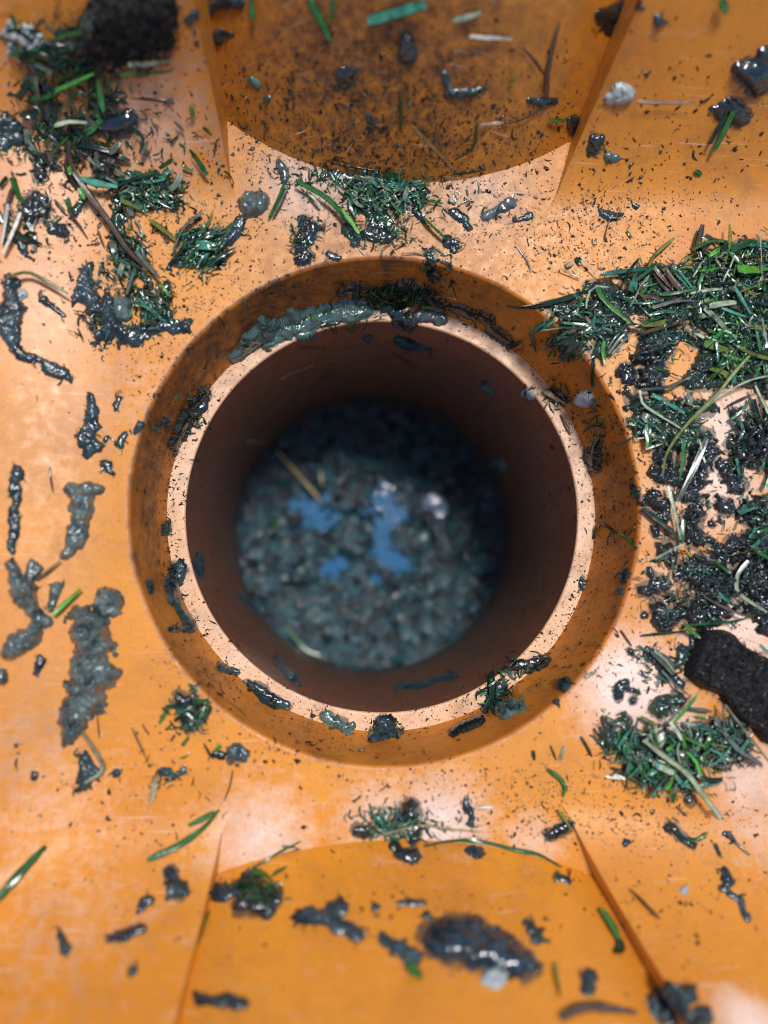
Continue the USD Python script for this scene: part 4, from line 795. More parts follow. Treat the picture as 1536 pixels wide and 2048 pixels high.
# ---------------------------------------------------------------- grass, straws and stems, one by one: (points, width px, colour, lift mm, label)
MATG = 'grass blades matted together right of the well'
HEAPG = 'shredded blades of the lower right heap'
MATL = 'wet grass blade in the matted clippings right of the well'
HEAPL = 'shredded grass blade in the heap at the lower right'
RIGHT = [
 ([(1019, 602), (1050, 607), (1118, 605), (1168, 588)], 13, 'dk', 1.6, 'long dark blade pointing left over the rim from the mat'),
 ([(1021, 604), (1042, 618)], 5, 'st', 1.4, 'split pale tip of the blade pointing over the rim'),
 ([(1070, 658), (1107, 636)], 12, 'tl', 1.4, 'pale teal cut blade end on the rim below the long dark blade'),
 ([(1088, 656), (1109, 642)], 7, 'tl', 1.6, None),
 ([(1090, 653), (1130, 659), (1160, 668)], 3, 'pl', 1.8, None),
 ([(1111, 641), (1168, 646), (1188, 650)], 8, 'dk', 2.0, None), ([(1116, 650), (1165, 654), (1190, 660)], 8, 'tl', 1.8, None), ([(1120, 660), (1168, 664)], 7, 'dk', 2.2, None),
 ([(1185, 578), (1195, 602), (1219, 627), (1253, 653)], 12, 'br', 3.0, 'bright green bent blade on the left part of the mat'),
 ([(1165, 626), (1168, 602), (1180, 583), (1209, 583)], 4, 'pl', 3.2, 'pale hooked stem left of the bright bent blade'),
 ([(1153, 514), (1178, 541), (1199, 561)], 3, 'st', 1.5, 'fine straw sticking up out of the mat top'),
 ([(1150, 517), (1160, 532)], 9, 'dk', .6, None), ([(1131, 536), (1146, 526)], 10, 'pl', .5, 'pale chip above the mat left end'),
 ([(1116, 541), (1160, 560)], 3, 'st', 1.2, None), ([(1145, 538), (1158, 558)], 3, 'st', 1.3, None),
 ([(1195, 556), (1228, 551), (1276, 546), (1298, 546)], 9, 'tl', 2.2, 'dark teal straight blade along the top of the mat'),
 ([(1062, 665), (1068, 685), (1075, 704)], 9, 'dk', .4, 'dark blade hanging on the upper right recess wall'),
 ([(1012, 698), (1030, 688), (1048, 680)], 9, 'dk', .5, 'dark blade on the upper right ledge'),
 ([(1204, 685), (1202, 708), (1207, 730)], 9, 'br', 1.5, 'bright green blade hanging at the rim corner of the mat'),
 ([(1212, 712), (1228, 690), (1243, 673)], 6, 'pl', 2, None), ([(1218, 714), (1236, 694), (1248, 680)], 5, 'pl', 2, None), ([(1210, 702), (1222, 684), (1232, 672)], 5, 'gy', 2.2, None),
 ([(1026, 638), (1041, 651)], 4, 'st', .5, 'small straw on the upper right recess wall'),
 ([(1251, 622), (1272, 580)], 3, 'pl', 3.6, None),
 ([(1298, 541), (1318, 566), (1340, 592)], 13, 'bn', 3.0, 'brown dead leaf bundle on top of the mat'), ([(1308, 541), (1330, 568), (1348, 590)], 11, 'bn', 3.2, None), ([(1298, 556), (1316, 580), (1334, 595)], 10, 'bn', 2.8, None), ([(1320, 545), (1340, 572), (1356, 590)], 9, 'bn', 3.2, None),
 ([(1344, 551), (1360, 567), (1376, 587)], 6, 'tl', 3.4, None), ([(1338, 556), (1356, 574), (1370, 590)], 5, 'tl', 3.4, None),
 ([(1310, 599), (1345, 595), (1384, 587)], 8, 'gr', 3.4, None), ([(1371, 595), (1400, 590), (1433, 587)], 8, 'pl', 3.2, None),
 ([(1430, 577), (1443, 550), (1454, 524)], 4, 'pl', 4.2, None), ([(1374, 565), (1391, 536)], 4, 'pl', 3.6, None), ([(1393, 538), (1420, 523), (1445, 511)], 11, 'dk', 3.0, None),
 ([(1458, 552), (1485, 553), (1505, 553)], 30, 'br', 4.4, 'broad bright green leaf sheath near the right edge'), ([(1501, 553), (1536, 548), (1570, 542)], 10, 'br', 4.2, None), ([(1440, 512), (1460, 535), (1475, 545)], 8, 'gr', 4.0, None),
 ([(1501, 484), (1503, 530), (1503, 582)], 3, 'pl', 5.0, 'thin pale upright straw crossing the broad leaf sheath'),
 ([(1404, 624), (1430, 619), (1457, 616)], 15, 'pl', 4.2, 'pale blunt leaf piece in the upper middle of the mat'),
 ([(1401, 616), (1416, 606), (1430, 595)], 7, 'gr', 3.8, None), ([(1428, 627), (1452, 636), (1476, 643)], 6, 'tl', 4.0, None),
 ([(1450, 585), (1462, 605), (1484, 639)], 9, 'tl', 4.6, None), ([(1462, 597), (1491, 585)], 4, 'ye', 4.4, None),
 ([(1506, 648), (1512, 680), (1520, 707)], 4, 'pl', 4.4, None), ([(1493, 656), (1499, 685), (1503, 712)], 9, 'gr', 4.2, None), ([(1398, 702), (1418, 684), (1437, 665)], 11, 'gr', 3.6, None),
 ([(1420, 690), (1422, 710), (1423, 732)], 7, 'tl', 3.6, None), ([(1387, 645), (1394, 632)], 6, 'gr', 3, None), ([(1459, 704), (1485, 717), (1513, 726), (1545, 732)], 9, 'ye', 4.4, 'yellow green leaf edge low in the upper mat'),
 ([(1276, 605), (1295, 602), (1312, 612)], 10, 'bn', 3.4, 'brown arched leaf in the mat'), ([(1276, 673), (1305, 664), (1335, 656), (1364, 643)], 12, 'bn', 2.4, None),
 ([(1293, 541), (1305, 515), (1345, 480)], 9, 'ye', 1.4, 'olive stalk rising from the mat to the upper left'), ([(1357, 531), (1381, 511)], 10, 'ye', 1.6, 'short olive stub on the top edge of the mat'),
 ([(1372, 665), (1400, 682)], 10, 'pl', 2.4, None), ([(1295, 625), (1340, 612), (1390, 612)], 9, 'gy', 3.4, None),
 ([(1485, 718), (1450, 757), (1416, 799), (1366, 848), (1334, 888), (1317, 920), (1312, 957)], 8, 'ye', 4.2, 'long yellow green stalk slanting across the right side'),
 ([(1540, 757), (1500, 764), (1465, 777), (1416, 806), (1376, 845)], 5, 'pl', 4.0, 'thin pale stalk joining the long yellow green one'),
 ([(1516, 738), (1524, 790), (1530, 834)], 14, 'gr', 3.6, 'broad green blade upright at the right edge'), ([(1497, 777), (1510, 805), (1522, 833)], 8, 'pl', 3.4, 'pale blade piece left of the broad upright blade'),
 ([(1360, 880), (1358, 920), (1351, 964)], 11, 'gr', 2.4, 'dark green blade upright below the crossed stems'),
 ([(1402, 880), (1379, 935), (1346, 1004)], 15, 'gy', 3.2, 'grey green flat blade slanting below the crossed stems'), ([(1386, 883), (1392, 905), (1398, 930)], 4, 'pl', 3.4, None),
 ([(1270, 787), (1277, 814), (1310, 836), (1354, 863)], 7, 'pl', 3.2, 'pale bent straw framing the mush right of the rim'), ([(1295, 794), (1330, 815), (1359, 831)], 8, 'tl', 3.2, None), ([(1272, 786), (1329, 779), (1371, 759)], 7, 'gy', 3.0, 'grey green stem reaching left towards the rim'),
 ([(1285, 855), (1286, 878), (1287, 898)], 9, 'gr', 2.6, None), ([(1293, 862), (1292, 896)], 5, 'gr', 2.6, None), ([(1285, 903), (1310, 892), (1334, 883)], 6, 'dk', 2.4, None),
 ([(1329, 975), (1338, 1010), (1346, 1041), (1354, 1080)], 8, 'pl', 2.2, 'pale bent straw running down beside the crumbs'), ([(1280, 1017), (1315, 1045), (1351, 1076)], 13, 'dk', 1.6, 'dark green blade pointing at the rim from the right'),
 ([(1360, 1041), (1358, 1064), (1358, 1088)], 11, 'gr', 2.0, None), ([(1522, 979), (1532, 955), (1540, 930)], 10, 'gr', 2.4, None), ([(1500, 1014), (1518, 998), (1540, 980)], 8, 'gr', 2.2, None), ([(1488, 992), (1490, 1018)], 7, 'tl', 1.6, None),
 ([(1463, 920), (1467, 938), (1470, 957)], 7, 'tl', 2.4, 'pale stub standing on the black lump pair'), ([(1448, 816), (1470, 804), (1497, 792)], 5, 'bn', 1.2, None), ([(1403, 767), (1423, 754)], 7, 'ye', 2.4, None), ([(1297, 742), (1332, 747)], 6, 'gr', 2.4, None),
 ([(1186, 715), (1188, 745), (1187, 772)], 9, 'dk', .5, 'dark blade hanging down the recess from the mat'), ([(1186, 910), (1192, 890), (1202, 872)], 8, 'gy', .8, 'grey green blade in the tuft on the right ledge'),
 ([(1304, 1119), (1334, 1102), (1364, 1087)], 7, 'pl', 1.9, 'pale straw lying over the small crumb heap'), ([(1423, 1124), (1438, 1136), (1453, 1146)], 9, 'gr', 2.2, None),
 ([(1485, 1122), (1465, 1149), (1463, 1179), (1485, 1201), (1522, 1223)], 9, 'pl', 2.8, 'pale curled root hooked round the mush at the right'),
 ([(1398, 1193), (1441, 1216), (1485, 1233)], 6, 'bn', 2.8, None), ([(1359, 1250), (1410, 1246), (1463, 1240), (1500, 1228)], 6, 'gr', 2.8, 'long thin green stem above the black chunk'), ([(1361, 1253), (1378, 1264), (1391, 1275)], 9, 'br', 2.6, 'bright green stub at the corner of the black chunk'),
 ([(1280, 1270), (1320, 1266), (1362, 1262)], 6, 'dk', 1.2, 'dark straight stem above the pale patch'), ([(1302, 1174), (1325, 1186), (1344, 1193)], 7, 'bn', 2.2, None), ([(1502, 1104), (1520, 1114), (1540, 1124)], 10, 'gr', 2.8, None), ([(1502, 1296), (1520, 1292), (1545, 1290)], 7, 'tl', 7.0, None), ([(1490, 1285), (1503, 1298), (1515, 1312)], 8, 'tl', 7.0, None),
 ([(1295, 1302), (1318, 1322), (1340, 1348)], 9, 'gy', 1.9, 'grey fibre bundle left of the black chunk'), ([(1303, 1300), (1326, 1320), (1344, 1344)], 7, 'pl', 2.0, None), ([(1310, 1302), (1330, 1316), (1344, 1332)], 7, 'gy', 1.9, None), ([(1318, 1340), (1340, 1362), (1350, 1380)], 6, 'gy', 1.6, None),
 ([(1240, 1062), (1255, 1076), (1272, 1099)], 9, 'gr', .5, 'dark green blade on the right recess wall'), ([(1200, 1043), (1220, 1054), (1238, 1068)], 7, 'bn', .6, 'brown stem on the right recess wall'), ([(1186, 1078), (1192, 1060), (1201, 1044)], 8, 'dk', .5, 'short dark blade on the right ledge edge'), ([(1225, 1062), (1216, 1090)], 4, 'bn', .5, None), ([(1228, 1062), (1236, 1092)], 4, 'bn', .5, None),
 ([(1240, 1260), (1250, 1275), (1262, 1292)], 5, 'bn', .4, 'thin brown splinter above the pale patch'), ([(1168, 1354), (1191, 1344)], 8, 'pl', .4, 'pale grey splinter on the lower right rim'),
]
HEAP = [
 ([(1334, 1443), (1358, 1415), (1386, 1382)], 9, 'br', 3.4, 'brightest green blade standing off the lower right heap'),
 ([(1272, 1473), (1315, 1506), (1361, 1542), (1398, 1592), (1424, 1626)], 12, 'pl', 4.6, 'thick pale stalk lying across the lower right heap'), ([(1418, 1618), (1440, 1636)], 6, 'gy', 2.0, None),
 ([(1433, 1404), (1478, 1462), (1527, 1527)], 5, 'pl', 4.4, 'long thin pale stem crossing below the black chunk'),
 ([(1327, 1439), (1340, 1456), (1351, 1474)], 12, 'pl', 3.8, None), ([(1354, 1468), (1375, 1478), (1396, 1486)], 9, 'br', 3.6, None), ([(1295, 1520), (1314, 1530), (1336, 1540)], 15, 'pl', 3.8, 'flat pale blade under the thick pale stalk'), ([(1297, 1520), (1306, 1526)], 13, 'tl', 4.0, None),
 ([(1322, 1495), (1337, 1482)], 9, 'br', 3.6, None), ([(1468, 1493), (1480, 1478), (1489, 1462)], 9, 'tl', 3.6, None), ([(1359, 1498), (1379, 1518), (1386, 1544)], 11, 'br', 4.0, None),
 ([(1295, 1590), (1306, 1572), (1320, 1554)], 16, 'tl', 2.6, 'broad teal blade end at the bottom of the heap'), ([(1337, 1601), (1340, 1582), (1345, 1563)], 10, 'gr', 2.4, None), ([(1351, 1567), (1362, 1552), (1372, 1538)], 8, 'tl', 3.8, None), ([(1391, 1571), (1406, 1562), (1422, 1555)], 9, 'tl', 2.4, None), ([(1384, 1574), (1400, 1582)], 6, 'gr', 2.2, None),
 ([(1213, 1503), (1245, 1495), (1277, 1487)], 5, 'gr', 2.2, None), ([(1183, 1468), (1198, 1485), (1213, 1505)], 6, 'gy', .9, None), ([(1161, 1473), (1172, 1492), (1183, 1513)], 7, 'bn', .4, 'brown splinter left of the lower right heap'),
 ([(1220, 1532), (1250, 1548), (1282, 1568)], 7, 'bn', 1.2, None), ([(1221, 1548), (1248, 1556)], 10, 'wh', .6, 'white chip at the left foot of the lower right heap'), ([(1250, 1578), (1286, 1572)], 4, 'bn', .5, None), ([(1255, 1495), (1275, 1538)], 3, 'pl', 3.0, None), ([(1275, 1431), (1290, 1440), (1310, 1449)], 9, 'ye', 2.0, None),
 ([(1339, 1409), (1349, 1424)], 6, 'tl', 2.6, None), ([(1403, 1481), (1441, 1488)], 5, 'ye', 3.6, None), ([(1314, 1587), (1340, 1588), (1369, 1592)], 5, 'pl', 1.6, None), ([(1342, 1367), (1371, 1389)], 6, 'gy', 2.2, None), ([(1364, 1414), (1390, 1416), (1416, 1421)], 8, 'gy', 2.4, None), ([(1433, 1404), (1434, 1430), (1436, 1458)], 6, 'gy', 3.4, None),
 ([(1345, 1480), (1342, 1500), (1348, 1520)], 5, 'pl', 3.8, None), ([(1356, 1440), (1362, 1460), (1376, 1478)], 5, 'gy', 3.4, None), ([(1240, 1470), (1262, 1462)], 6, 'gy', 1.6, None), ([(1203, 1416), (1211, 1424)], 7, 'pl', .4, 'small pale chip on the pale patch'),
 ([(1400, 1492), (1425, 1500), (1440, 1522)], 6, 'tl', 3.2, None), ([(1428, 1482), (1446, 1470), (1472, 1458)], 5, 'gy', 3.4, None), ([(1452, 1480), (1438, 1504), (1412, 1526)], 5, 'tl', 3.2, None),
]
OTHER = [
 # above the rim
 ([(592, 372), (655, 407), (693, 448), (720, 484)], 11, 'gr', 2.2, 'long green blade slanting down above the rim'), ([(617, 391), (641, 418)], 8, 'pl', 1.4, 'pale blade along the long slanting one'), ([(660, 410), (690, 438), (715, 462)], 7, 'dk', 2.0, None), ([(682, 430), (700, 452), (718, 478)], 10, 'br', 2.6, None), ([(718, 498), (729, 511)], 3, 'wh', .4, 'white hair under the long slanting blade'),
 ([(570, 372), (556, 408), (538, 440)], 9, 'gr', 1.0, 'green blade under the grey streak at the top'), ([(575, 380), (560, 415), (546, 438)], 6, 'gy', 1.2, None),
 ([(843, 438), (866, 462), (890, 484)], 9, 'gr', 1.4, 'green blade leading to the dark tuft on the upper right rim'), ([(849, 405), (868, 408), (885, 411)], 5, 'gr', .8, 'small green blade right of the top grass clump'),
 ([(619, 621), (622, 633), (625, 646)], 5, 'br', 2.4, 'tiny bright blade on the teal mud band'), ([(804, 603), (819, 622)], 9, 'st', 2.6, 'pale seed on the dripping mud tongue'),
 ([(595, 696), (625, 695), (655, 697)], 5, 'ye', .4, 'thin green stem at the top of the tube wall'), ([(560, 757), (592, 740), (628, 725)], 4, 'st', .4, 'fine straw on the upper left tube wall'), ([(780, 703), (805, 716), (832, 734)], 6, 'bn', .4, 'brown stem on the upper tube wall'), ([(640, 755), (680, 750)], 7, 'st', .4, 'short pale sliver on the upper tube wall'), ([(735, 722), (785, 715)], 4, 'gy', .4, 'grey sliver at the top of the tube wall'),
 ([(1083, 782), (1128, 797), (1178, 837)], 9, 'st', 1.0, 'twisted straw on the right recess wall'), ([(1120, 830), (1140, 870)], 6, 'bn', .5, None),
 ([(857, 513), (830, 508), (805, 510)], 3, 'bn', .5, None), ([(872, 590), (900, 590), (913, 596)], 5, 'wh', .6, 'white chip on the upper right recess wall'), ([(900, 560), (908, 575), (914, 590)], 5, 'dk', .5, None), ([(768, 590), (800, 600), (830, 596)], 6, 'gr', 1.6, None), ([(845, 603), (870, 606)], 7, 'gr', 1.4, None),
 # upper left
 ([(145, 277), (149, 332), (175, 392), (224, 455), (262, 510), (303, 551)], 14, 'bn', 2.6, 'long brown stalk curving down the upper left'), ([(276, 510), (300, 538), (325, 564)], 10, 'gy', 1.8, 'grey green stalk end above the rim at the left'),
 ([(323, 337), (336, 328), (350, 316)], 10, 'gr', 2.0, 'short green blade at the top of the upper left clump'), ([(383, 296), (400, 322), (418, 351)], 13, 'gr', 1.6, 'green blade alone left of the upper fold'), ([(246, 411), (265, 418), (286, 429)], 10, 'ye', 2.2, None), ([(301, 444), (326, 462), (353, 484)], 11, 'ye', 1.0, 'olive blade between the two left grass clumps'),
 ([(167, 368), (200, 376), (243, 381)], 15, 'tl', 2.8, 'teal wet leaf in the upper left clump'), ([(144, 338), (145, 360)], 12, 'br', 2.6, 'bright green speck of leaf beside the brown stalk'), ([(163, 390), (174, 412)], 12, 'br', 2.8, 'second bright green leaf speck beside the brown stalk'),
 ([(41, 430), (26, 470), (6, 512)], 9, 'wh', 1.4, 'pale straw pair at the left edge, right one'), ([(15, 414), (10, 450), (4, 492)], 9, 'wh', 1.4, 'pale straw pair at the left edge, left one'), ([(135, 420), (155, 448), (176, 478)], 6, 'bn', .5, 'thin brown stem left of the curving stalk'),
 ([(20, 560), (57, 553), (95, 570), (139, 596)], 9, 'ye', 2.0, 'green stem arching from the left edge clump'), ([(325, 573), (342, 598)], 8, 'br', 1.6, 'light green blade tip above the left rim'), ([(258, 595), (273, 543)], 10, 'gy', 1.6, None),
 ([(205, 521), (211, 545), (232, 556)], 5, 'bn', .4, 'small reddish curl of stem left of the stalk bundle'), ([(197, 463), (203, 480), (210, 497)], 5, 'bn', .4, None),
 ([(120, 172), (160, 152), (195, 135)], 9, 'br', 3.0, 'bright green blade under the black soil clump, left one'), ([(248, 138), (300, 133), (346, 130)], 9, 'br', 3.0, 'bright green blade under the black soil clump, right one'), ([(204, 150), (208, 185), (215, 216)], 15, 'gr', 2.6, 'green leaf hanging below the black soil clump'), ([(265, 116), (310, 112), (350, 106)], 12, 'pl', 3.4, 'pale blade end right of the black soil clump'),
 ([(264, 191), (305, 193), (352, 201)], 9, 'gy', 1.6, 'grey stem under the right of the soil clump'), ([(116, 248), (145, 238), (180, 240)], 9, 'pl', 2.2, None), ([(384, 210), (388, 232)], 10, 'gr', 1.0, 'small dark green blade left of the top left fold'), ([(408, 252), (426, 270)], 9, 'gr', .8, 'small green blade at the top left fold'), ([(450, 342), (458, 358), (466, 376)], 6, 'dk', .8, None), ([(350, 240), (370, 262)], 6, 'gy', .8, None), ([(300, 280), (285, 310)], 9, 'gy', 1.4, None), ([(180, 315), (198, 332)], 9, 'pl', 1.4, 'pale blade above the teal leaf'),
 ([(270, 250), (290, 275), (282, 305)], 8, 'dk', 1.4, None), ([(30, 20), (40, 50)], 12, 'gr', 2, None), ([(5, 60), (50, 75), (80, 95)], 10, 'gr', 3, None),
 # top panel
 ([(507, -6), (509, 18), (511, 40)], 13, 'gr', .8, 'blurred green blade at the top edge left of centre'), ([(620, -6), (640, 30), (662, 78)], 17, 'gr', .8, 'broad blurred green blade at the top edge'), ([(670, -6), (664, 40)], 12, 'gr', .9, None),
 ([(738, 38), (790, 22), (852, 2)], 26, 'tl', 1.2, 'broad pale teal leaf at the top edge'), ([(905, 41), (930, 33), (960, 22)], 14, 'pl', .6, 'pale leaf chip at the top right of the teal leaf'), ([(938, 69), (980, 72), (1021, 75)], 10, 'wh', .8, 'whitish straw high on the top panel'),
 ([(823, 247), (860, 285), (905, 332)], 10, 'st', 1.0, 'straw coloured blade low on the top panel'), ([(957, 247), (1004, 243)], 10, 'wh', .6, 'short white straw on the right of the top panel'), ([(1003, 246), (1045, 235), (1090, 213)], 4, 'bn', .5, 'thin brown stem tied to the short white straw'), ([(953, 245), (946, 290), (908, 318)], 6, 'dk', .6, 'bent dark stem on the right of the top panel'),
 ([(1088, 197), (1093, 135), (1115, 42)], 9, 'bn', .7, 'long brown stem high on the right of the top panel'), ([(1043, 93), (1068, 122), (1088, 152)], 5, 'bn', .5, None), ([(798, 183), (803, 220), (801, 262)], 7, 'dk', .6, 'upright dark stem in the middle of the top panel'), ([(742, 232), (745, 262), (725, 285)], 5, 'bn', .5, None), ([(655, 318), (700, 330), (790, 345)], 5, 'bn', .6, 'thin brown stem along the foot of the top panel'), ([(905, 345), (935, 342), (970, 335)], 7, 'dk', .7, None),
 ([(575, 150), (592, 190)], 6, 'bn', .5, None), ([(930, 190), (960, 180)], 9, 'dk', .8, None), ([(530, 240), (536, 262)], 6, 'dk', .5, None), ([(1030, 140), (1020, 170)], 8, 'ye', .5, None),
 ([(1270, 199), (1330, 201), (1389, 201)], 12, 'wh', 1.0, 'long white straw right of the top fold'), ([(1462, 215), (1445, 255), (1420, 302)], 12, 'gr', 1.4, 'blurred green blade under the sprig at the right edge'), ([(1448, 225), (1430, 255), (1416, 285)], 9, 'dk', 1.4, None), ([(1440, -4), (1450, 24)], 14, 'gr', .8, 'green blade tip at the top right edge'), ([(1095, 238), (1130, 240)], 7, 'gr', .6, None), ([(1388, 340), (1402, 350)], 8, 'gr', .5, None),
 ([(1218, 440), (1212, 460), (1207, 482)], 3, 'bn', .4, 'hair-thin root below the branched crumb'), ([(1410, 470), (1435, 490)], 6, 'bn', .4, None), ([(1030, 490), (1052, 520), (1062, 545)], 3, 'bn', .4, 'hair-thin root right of the rim top'), ([(1252, 462), (1262, 478)], 5, 'gr', .4, None),
 # lower left
 ([(297, 1723), (335, 1706), (370, 1686), (410, 1655), (440, 1617)], 13, 'gr', 1.2, 'long green blade at the top of the bottom left fold'), ([(380, 1650), (405, 1638), (432, 1620)], 10, 'gr', 1.6, 'shorter green blade above the long one at the bottom left'), ([(-6, 1806), (40, 1750), (92, 1690)], 17, 'gr', 1.0, 'green blade at the bottom left edge'),
 ([(311, 1549), (310, 1575), (304, 1603)], 16, 'st', .9, 'pale seed husk at the lower left'), ([(161, 1454), (188, 1490), (210, 1527), (200, 1546), (174, 1562)], 10, 'pl', 1.4, 'pale green bent stem below the longest clod'), ([(108, 1231), (135, 1205), (166, 1178)], 10, 'br', 1.8, 'green blade sticking out left of the round dab'), ([(72, 1160), (98, 1142), (122, 1122)], 6, 'bn', 1.2, 'brown twig between the left clumps'), ([(100, 935), (102, 960), (107, 985)], 4, 'bn', .3, None),
 ([(466, 1540), (460, 1572), (448, 1602)], 4, 'bn', .4, None), ([(398, 1895), (408, 1862), (422, 1828)], 12, 'ye', .8, 'olive blade lying along the bottom left fold'), ([(506, 1742), (550, 1716), (603, 1680)], 5, 'gr', .7, 'thin green stem on the left of the arc below'), ([(565, 1690), (600, 1700), (560, 1712)], 5, 'gy', .6, None), ([(545, 1760), (575, 1740)], 8, 'gr', 1, None),
 ([(265, 1455), (278, 1482), (300, 1530)], 5, 'gy', .5, 'thin grey stem left of the lower left tuft'), ([(285, 1448), (300, 1470)], 4, 'bn', .4, None), ([(345, 1405), (320, 1445)], 7, 'gr', 1.0, None), ([(395, 1400), (420, 1398)], 5, 'dk', 1, None), ([(365, 1490), (380, 1472)], 7, 'gr', .8, None), ([(430, 1500), (445, 1488)], 10, 'br', 1.0, 'bright green scrap beside the grey lump'), ([(410, 1485), (420, 1505), (430, 1515)], 7, 'dk', .9, None), ([(440, 1395), (465, 1415), (490, 1440)], 7, 'dk', .6, 'dark blade lying on the lower left rim edge'), ([(195, 1425), (200, 1475)], 3, 'bn', .5, None),
 # bottom
 ([(848, 1699), (905, 1688), (963, 1681), (1028, 1696), (1075, 1715), (1120, 1742)], 8, 'gr', 1.0, 'long green brown stem along the arc under the well'), ([(768, 1662), (838, 1645), (900, 1652), (962, 1657)], 5, 'st', 2.0, 'pale straw crossing the clump under the well'), ([(1093, 1536), (1112, 1550), (1128, 1568), (1124, 1592)], 8, 'gr', .9, 'green bent blade below the rim at the right'), ([(1113, 1618), (1126, 1634), (1140, 1656)], 8, 'ye', .9, None),
 ([(1196, 1824), (1214, 1850), (1232, 1888)], 16, 'br', 1.2, 'bright green blade left of the bottom right fold'), ([(1232, 1880), (1238, 1900), (1225, 1912)], 18, 'dk', .8, None), ([(1258, 1781), (1286, 1808), (1318, 1842)], 10, 'bn', .6, 'blurred brown stem right of the bottom right fold'), ([(1428, 1686), (1440, 1716)], 7, 'dk', .5, None), ([(1452, 1668), (1475, 1690), (1498, 1712)], 6, 'bn', .5, None), ([(1330, 1650), (1352, 1668), (1378, 1684)], 8, 'dk', 1.0, None), ([(1378, 1684), (1400, 1676), (1412, 1664)], 6, 'gr', .9, None), ([(1352, 1612), (1372, 1632)], 5, 'bn', .4, None),
 ([(1118, 2043), (1150, 2026), (1193, 2020), (1268, 2032)], 16, 'bn', 1.0, 'dark stem arching at the bottom edge'), ([(1108, 1930), (1110, 1960), (1118, 2000)], 10, 'ye', .8, 'blurred olive stem at the bottom right of the big clod'), ([(818, 1935), (832, 1955), (840, 1966)], 24, 'gr', 1.0, 'green leaf scrap below the grey crumb at the bottom'), ([(948, 1615), (985, 1612)], 8, 'wh', .5, 'white chip right of the clump under the well'), ([(1210, 1552), (1240, 1556)], 0.1 + 7, 'wh', .5, None), ([(1100, 1490), (1112, 1520)], 4, 'bn', .4, None), ([(1118, 1520), (1128, 1490)], 6, 'pl', .4, 'pale chip on the lower right rim'), ([(1065, 1500), (1068, 1520)], 7, 'dk', .5, None),
 # on the mud at the end of the tube
 ([(557, 907), (600, 955), (642, 1003)], 6.5, 'st', 3.0, 'straw lying on the mud at the end of the tube'), ([(641, 944), (645, 974)], 5, 'st', 3.0, 'short straw sliver beside the long one down the tube'), ([(548, 1035), (556, 1062)], 7, 'gr', 2.5, 'green blade scrap on the mud down the tube'), ([(575, 1255), (610, 1295), (650, 1315)], 7, 'gr', 2.5, 'green strand at the lower edge of the mud down the tube'),
 ([(490, 880), (530, 882)], 6, 'st', .5, 'faint straw deep on the left tube wall'),
]
UNNAMED = []
for rows, lab0, grp in ((RIGHT, MATL, MATG), (HEAP, HEAPL, HEAPG)):
    for pts, w, col, lift, lab in rows:
        o = blade(pts, w, col, lab or lab0, grp if not lab else None, lift=lift * .8, name='grass_blade' if not lab else None)
        if not lab: UNNAMED.append((o, pts, w, col, lab0, grp))
REG = [(lambda x, y: y < 530 and x < 480, 'loose blade or stem among the clumps at the upper left', 'loose pieces at the upper left'),
       (lambda x, y: y < 420, 'thin stem or blade on the banks above the well', 'loose pieces above the well'),
       (lambda x, y: y < 1300 and x < 700, 'small stem left of the well', 'loose pieces left of the well'),
       (lambda x, y: y < 1300, 'small blade or stem on the upper recess and rim', 'loose pieces on the upper rim'),
       (lambda x, y: x < 700, 'small blade or stem lower left of the well', 'loose pieces lower left of the well'),
       (lambda x, y: True, 'small blade or stem lower right of the well', 'loose pieces lower right of the well')]
for pts, w, col, lift, lab in OTHER:
    if lab: blade(pts, w, col, lab, lift=lift)
    else:
        l, g_ = [(b, c) for a, b, c in REG if a(*pts[0])][0]
        UNNAMED.append((blade(pts, w, col, l, g_, lift=lift), pts, w, col, l, g_))

